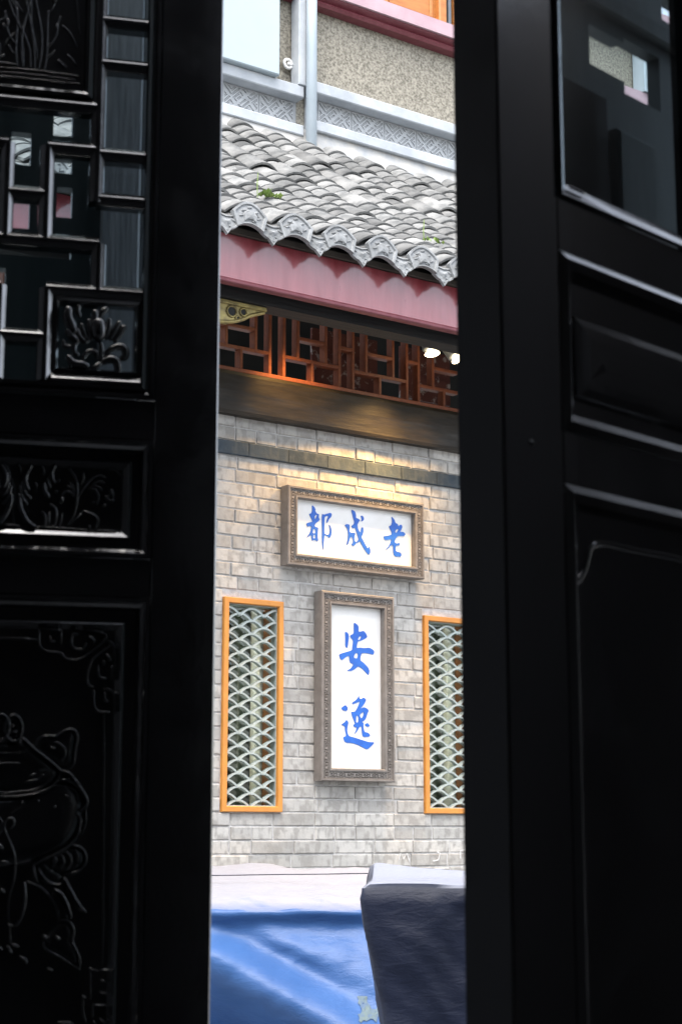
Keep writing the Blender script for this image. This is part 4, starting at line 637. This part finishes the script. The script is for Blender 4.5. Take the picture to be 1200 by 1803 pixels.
# ------------------------------------------------------------------ covered stacks in the street
def nz2(x, y, s=1.0):
    return (math.sin(3.1*x*s+1.3*y*s+.5)+math.sin(5.7*x*s-2.9*y*s+2.1)*.6+math.sin(9.3*x*s+7.1*y*s+4.0)*.35+math.sin(17*x*s-13*y*s)*.18)/2.1
def sst(a, b, x): t = min(1, max(0, (x-a)/(b-a))); return t*t*(3-2*t)
def tarp_left(a, v):
    x = -.95 + 1.85 * a
    if v < .42:                                              # top, from the wall side to the front edge
        t = v / .42; y = 6.95 - 1.0*t; z = 1.085 - .115*t + .022*math.exp(-((x+.30)/.12)**2)*(1-t) - .03*sst(.05,.3,x)*(1-t)
        z += .006*nz2(x*2, y*2) + .004*nz2(x*8+y*5, y*9) + .007*nz2(x*3-y*2, y*4) - .012*math.sin(math.pi*t); z -= .03 * sst(.86, 1, t)
        if t < .12: z -= (.12-t)*.6
        z += .006*nz2(x*4, 2.0)*t; y += .012*nz2(x*3, 1.0)*t
        return (x, y, z)
    t = (v - .42) / .58                                      # front hanging side, tucked in under the rim, then spreading
    g = .93 * t; z = max(.940 - g, .012)
    out = -.026*sst(0,.055,g) + .62*max(0, g-.035)*sst(.02,.12,g)*(1 - .25*t)
    y = 5.95 + .012*nz2(x*3, 1.0) - out; z += .006*nz2(x*4, 2.0)*(1 - sst(0,.2,g))
    ra = math.hypot(x + .95, g + .02); an = math.atan2(g + .02, x + .95)
    fo = math.sin(an*26 + nz2(ra*2, an*3)*1.2); y += .004*sst(.2,.8,ra)*(abs(fo)**1.5*(1 if fo > 0 else -1))*sst(.03,.12,g)
    line = g - (.115 + .50*(x + .45))                        # fold ridge runs down to the right
    y -= .045*math.exp(-((line-.01)/.05)**2)*sst(.03,.15,g)
    y += .034*math.exp(-((line+.085)/.045)**2)*sst(.03,.12,g)*sst(.30,-.3,x)
    y += .42*sst(.05,.34,line)*sst(.45,-.2,x)
    y += .0035*math.sin(line*48 + nz2(x*4, g*4)*1.5)*sst(.02,.1,g)*sst(.02,-.02,line)
    y += (.008*nz2(x*3+g*2, g*3-x*2) + .0022*nz2(x*7+g*9, g*11-x*4) + .0012*nz2(x*16+g*22, g*26-x*9))*sst(0,.08,g)
    return (x, y, z)
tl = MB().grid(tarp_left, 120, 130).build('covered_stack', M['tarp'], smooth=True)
tag(tl, 'blue tarpaulin-covered stack against the brick wall, the farther one', 'tarpaulin', 'tarpaulin covered stacks')
MB().tube([(-.95+.0*i + i*.05, 6.42 + .012*math.sin(i), 1.0405 + .012*(i/20.)) for i in range(22)], .002, 5, taper=False).build('seam', M['tarp2'], tl)
st = MB()                                                    # pale dried splash on the blue cloth
for (px, pg, pr) in ((.070,.285,.016),(.078,.305,.015),(.088,.325,.02),(.108,.330,.018),(.125,.322,.014),(.070,.335,.014)):
    ring = []
    for q in range(10):
        rr = pr*(1 + .35*math.sin(q*2.3 + px*90)); xx, gg = px + rr*math.cos(q*.628), pg + rr*.9*math.sin(q*.628)
        P = Vector(tarp_left((xx + .95)/1.85, .42 + .58*gg/.93)); ring.append(P + Vector((0, -.0035, .0015)))
    st.add(ring + [sum(ring, Vector())/10 + Vector((0, -.001*len(st.v)/60., 0))], [(q, (q+1) % 10, 10) for q in range(10)])
st.build('dried_splash', M['splash'], tl, fix=False)
def right_tarp():
    mb = MB(); nu, nv = 150, 110
    x0, x1, yb, yf = .055, 1.0, 5.35, 4.62
    def pt(a, v):
        # perimeter point: back-left -> front-left -> front-right
        La, Lb = (yb - yf), (x1 - x0); s = a * (La + Lb); rc = .05
        if s < La: px, py, nx, ny = x0 + .05*(yb - s - yf), yb - s, -1, 0
        else: px, py, nx, ny = x0 + (s - La), yf, 0, -1
        k = sst(La - .06, La + .06, s); nx, ny = -(1-k), -k; l_ = math.hypot(nx, ny) or 1; nx /= l_; ny /= l_
        top = 1.068 + .02*sst(5.0,5.3,py)
        top += .026*math.exp(-((px-.088)/.022)**2 - ((py-5.25)/.12)**2) 
        if v < .3:
            t = v / .3; cx_, cy_ = .55, 5.0
            X = cx_ + (px - cx_)*t; Y = cy_ + (py - cy_)*t
            z = 1.078 + (top - 1.078)*t + .012*nz2(X*3, Y*3)*(1 - t*.6) - .006*sst(.93, 1, t)
            return (X, Y, z)
        t = (v - .3) / .7
        drop = 1.05*t; z = max(.012, top - .012 - drop)
        o = .012*sst(0,.03,t) + .035*math.exp(-((t-.0)/.06)**2)*0
        o += .06*t
        g = drop
        o += (.008*nz2(s*3 + g*2, g*2 - s) + .002*nz2(s*9, g*7 + s*6)) * sst(0,.12,t)
        dl = g - .9*(s - La)
        o += (.0035*math.sin(dl*17 + nz2(s*5, g*5)*1.6) + .0014*math.sin(dl*60 + nz2(s*9, g*8)*2))*sst(.02,.14,g)
        o += .014*nz2(s*9+2, g*14)*math.exp(-((g-.07)/.06)**2)*sst(La+.1,La+.3,s)
        return (px + nx*o + .24*drop*math.exp(-max(0, px-x0)/.25), py + ny*o, z)
    return mb.grid(pt, nu, nv)
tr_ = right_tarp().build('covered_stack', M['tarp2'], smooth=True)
tag(tr_, 'dark slate tarpaulin-covered stack in front of the blue one', 'tarpaulin', 'tarpaulin covered stacks')

# ------------------------------------------------------------------ left door leaf (local x: right edge at 0, -y towards the camera)
AL = 13.3; CX = -.26
ld = thing('door_leaf', 'black lacquered door leaf with lattice, lotus and vase carvings, nearly closed on the left', 'door', (-.1628, 2.2, 0), R(AL))
LQ = M['lacquer']
def mir(f):                                                  # run for the right half and its mirror image
    f(lambda x: x, False); f(lambda x: 2*CX - x, True)
for (a, b) in ((-.085, 0), (-.52, -.435)): MB().cbox(a, b, 0, .045, .06, 2.70, .002).build('stile', LQ, ld)
for (c, d) in ((1.706, 1.76), (1.4975, 1.548), (.06, .2), (2.62, 2.70)): MB().cbox(-.435, -.085, .0005, .044, c, d, .0015).build('rail', LQ, ld)
def panel(z0, z1, depth, inner=None):
    MB().mold(-.435, -.085, z0, z1, [(0,.0),(.0015,-.0035),(.0055,-.0035),(.0085,.001),(.0125,.0055),(.016,depth),(.0165,depth+.003)]).build('moulding', LQ, ld)
    p = MB().box(-.43, -.09, depth, depth+.012, z0+.005, z1-.005).build('panel', LQ, ld)
    if inner: MB().mold(-.435+inner, -.085-inner, z0+inner, z1-inner, [(0,depth),(.002,depth-.004),(.004,depth-.005),(.010,depth-.001),(.012,depth)]).build('inner_bead', LQ, p)
    return p
pw_ = panel(1.548, 1.706, .016, .026); ps_ = panel(.2, 1.4975, .016, .030)
def carve(name, key, y, parent, flat=1.0):
    mb = MB()
    for pts, r_ in CARVE[key]:
        q = smoothline(pts, 2 if len(pts) > 2 else 1)
        for f in ((lambda x: x), (lambda x: 2*CX - x)):
            if f(0) != 0 and max(p[0] for p in pts) < CX + .012: continue
            mb.tube([(f(x), y, z) for x, z in q], r_*1.3, 8, flat)
    return mb.build(name, M['carving'], parent, True)
carve('scroll_carving', 'waist', .0145, pw_, 1.5)
cs_ = carve('vase_carving', 'skirt', .0105, ps_, 3.0)
def pillow(mb, pts, h, y):
    """low rounded relief over a closed outline"""
    p = smoothline(pts + [pts[0]], 1)[:-1]; n_ = len(p); cx = sum(q[0] for q in p)/n_; cz = sum(q[1] for q in p)/n_
    rows = [(1, 0), (.97, .42), (.88, .72), (.7, .92), (.4, 1.0)]; vs = []; fs = []
    for k, hh in rows: vs += [(cx + (x-cx)*k, y - h*hh, cz + (z-cz)*k) for x, z in p]
    vs.append((cx, y - h*1.02, cz))
    for k in range(len(rows)-1):
        for i in range(n_): j = (i+1) % n_; fs.append((k*n_+i, k*n_+j, (k+1)*n_+j, (k+1)*n_+i))
    k = (len(rows)-1)*n_
    for i in range(n_): fs.append((k+i, k+(i+1) % n_, len(vs)-1))
    mb.add(vs, fs)
pm = MB()
for sym, pts, h in PILLOW:
    if sym: pillow(pm, pts + [(2*CX - x, z) for x, z in reversed(pts)], h, .0158)
    else:
        pillow(pm, pts, h, .0158); pillow(pm, [(2*CX - x, z) for x, z in pts], h, .0158)
pm.build('vase_body', M['carving'], cs_, True)
# lattice field
MB().mold(-.435, -.085, 1.76, 2.62, [(0,.0),(.002,-.004),(.006,-.004),(.0085,.001),(.011,.003),(.0125,-.001),(.017,-.002),(.0195,.004),(.0195,.03)]).build('moulding', LQ, ld)
BP = [(-.0098,.024),(-.0098,.0075),(-.0088,.0055),(-.0034,.0008),(-.002,.0),(.002,.0),(.0034,.0008),(.0088,.0055),(.0098,.0075),(.0098,.024)]
def bar(x0, z0, x1, z1):
    mb = MB()
    if abs(x0-x1) < 1e-4: mb.ext(BP, (x0,0,min(z0,z1)), (x0,0,max(z0,z1)), (1,0,0), (0,1,0))
    else: mb.ext(BP, (min(x0,x1),.0003,z0), (max(x0,x1),.0003,z0), (0,0,1), (0,1,0))
    o = mb.build('lattice_bar', LQ, ld)
    for p in o.data.polygons: p.use_smooth = False
LB = [(-.168,2.03,-.168,2.62),(-.168,2.293,-.1045,2.293),(-.168,2.230,-.1045,2.230),(-.168,2.100,-.1045,2.100),(-.168,2.036,-.1045,2.036),(-.168,2.36,-.1045,2.36),(-.168,2.49,-.1045,2.49),
 (-.234,2.104,-.168,2.104),(-.234,1.972,-.234,2.104),(-.234,2.036,CX,2.036),(CX,1.972,-.163,1.972),(-.163,1.906,-.163,1.972),(-.230,1.906,-.1045,1.906),(-.230,1.78,-.230,1.906),(-.230,1.840,CX,1.840),(-.22,1.782,-.1045,1.782)]
for (a, b, c, d) in LB: mir(lambda f, mm: bar(f(a), b, f(c), d))
bar(CX-.09, 2.165, CX+.09, 2.165)
bar(CX-.03, 1.915, CX+.03, 1.915) if False else None
MB().box(-.4155, -.1045, .026, .030, 1.7795, 2.6005).build('pane', M['glass'], ld)
rp = MB().box(CX-.083, CX+.083, .012, .024, 2.176, 2.60).build('reed_panel', LQ, ld)
MB().mold(CX-.083, CX+.083, 2.176, 2.60, [(0,.004),(.006,.002),(.010,.005),(.012,.0118)]).build('moulding', LQ, rp)
carve('reed_carving', 'reed', .0110, rp, 1.4)
lot = []
mb = MB()
for pts, r_ in CARVE['lotus']: mb.tube([(x, .008, z) for x, z in smoothline(pts, 2 if len(pts) > 2 else 1)], r_*1.45, 10, 1.1)
lm = mb.mesh('lotus_carving', M['carving'], True)
o = link('lotus_carving', lm, ld); o2 = link('lotus_carving', lm, ld); o2.scale = (-1,1,1); o2.location = (2*CX, 0, 0)
mir(lambda f, mm: MB().mold(min(f(-.220),f(-.1045)), max(f(-.220),f(-.1045)), 1.792, 1.896, [(0,.02),(0,.006),(.005,.004),(.008,.008),(.009,.02)]).build('carving_frame', LQ, ld))

# board with openings added behind it to imitate reflections, beside a grey wood stile
lb = thing('reflection_board', 'dark board imitating reflections, beside a grey wooden stile behind the left door panes', 'reflection_board', (-.15782 - .14*math.sin(R(AL)), 2.2 + .14*math.cos(R(AL)), 0), R(AL))
HO = HOLES_L
holed(MB(), -.60, -.155, .06, 2.75, 0, .02, HO).build('board', M['hazeboard'], lb)
MB().cbox(-.155, -.10, -.012, .02, .06, 2.75, .003).build('stile', M['greywood'], lb)
MB().cbox(-.10, -.035, -.0, .02, .06, 2.75, .003).build('edge_board', M['hazeboard'], lb)

# ------------------------------------------------------------------ right door leaf (local x: free edge at 0, running back to the right)
AR = 45.8
rd = thing('door_leaf', 'black lacquered door leaf with glass pane standing ajar on the right', 'door', (.1470, 1.5, 0), R(AR))
WR = .47
for (a, b) in ((0, .089), (WR-.089, WR)): MB().cbox(a, b, 0, .0535, .05, 2.70, .002).build('stile', LQ, rd)
for (c, d) in ((1.752, 1.806), (1.522, 1.574), (.05, .2), (2.62, 2.70)): MB().cbox(.089, WR-.089, .0005, .049, c, d, .0015).build('rail', LQ, rd)
def rpanel(z0, z1, prof, back): 
    MB().mold(.089, WR-.089, z0, z1, prof).build('moulding', LQ, rd)
    return MB().box(.094, WR-.094, back, back+.012, z0+.005, z1-.005).build('panel', LQ, rd)
PROF = [(0,0),(.001,-.0045),(.002,-.005),(.0105,-.001),(.0115,.004),(.0125,.004),(.0205,.008),(.021,.02)]
MB().mold(.089, WR-.089, 1.806, 2.62, PROF).build('moulding', LQ, rd)
MB().box(.105, WR-.105, .019, .023, 1.822, 2.604).build('pane', M['glass'], rd)
p2 = rpanel(1.574, 1.752, [(0,0),(.0075,-.004),(.0085,-.0045),(.0165,-.0005),(.017,.012)], .012)
p3 = rpanel(.2, 1.522, [(0,0),(.0075,-.004),(.0085,-.0045),(.0165,-.0005),(.017,.012)], .012)
MB().mold(.116, WR-.116, 1.610, 1.696, [(0,.0122),(.004,.006),(.012,.003),(.022,.002),(.05,.0018)]).build('raised_field', LQ, p2)
MB().box(.150, WR-.150, .0019, .012, 1.650, 1.656).build('raised_core', LQ, p2)
MB().tube([(x, .0125, z) for x, z in smoothline([(.106,1.4275),(.122,1.433),(.136,1.448),(.1445,1.4765),(.22,1.4745),(WR-.1445,1.4765),(WR-.136,1.448),(WR-.106,1.4275)], 2)], .0035, 8, .8, taper=False).build('line_carving', M['carving'], p3, True)
MB().tube([(.0385, -.0005, 1.5525), (.0405, -.0005, 1.5540)], .004, 8, .6).build('nail_head', M['lampbody'], rd, True)
MB().tube([(.105,-.0035,1.8185),(.13,-.0035,1.8185)], .003, 8, .7).build('glazing_clip', LQ, rd, True)
rb_ = thing('reflection_board', 'dark board with square openings, added to imitate reflections in the right door pane', 'reflection_board', (.14249 - .11*math.sin(R(AR)), 1.5 + .11*math.cos(R(AR)), 0), R(AR))  # added board; its openings and panels imitate what this pane mirrors
holed(MB(), .135, .52, .05, 2.75, 0, .018, HOLES_R).build('board', M['hazeboard'], rb_)
MB().cbox(.22, .335, -.008, 0, 1.70, 2.02, .004).build('raised_panel', M['lacquer'], rb_)
MB().cbox(.345, .42, -.014, 0, 1.70, 1.985, .004).build('raised_panel', M['hazeboard'], rb_)
MB().cbox(.136, .20, -.006, 0, 1.75, 2.6, .003).build('raised_panel', M['lacquer'], rb_)
MB().cbox(.20, .52, -.010, 0, 2.125, 2.15, .003).build('rail', M['hazeboard'], rb_)
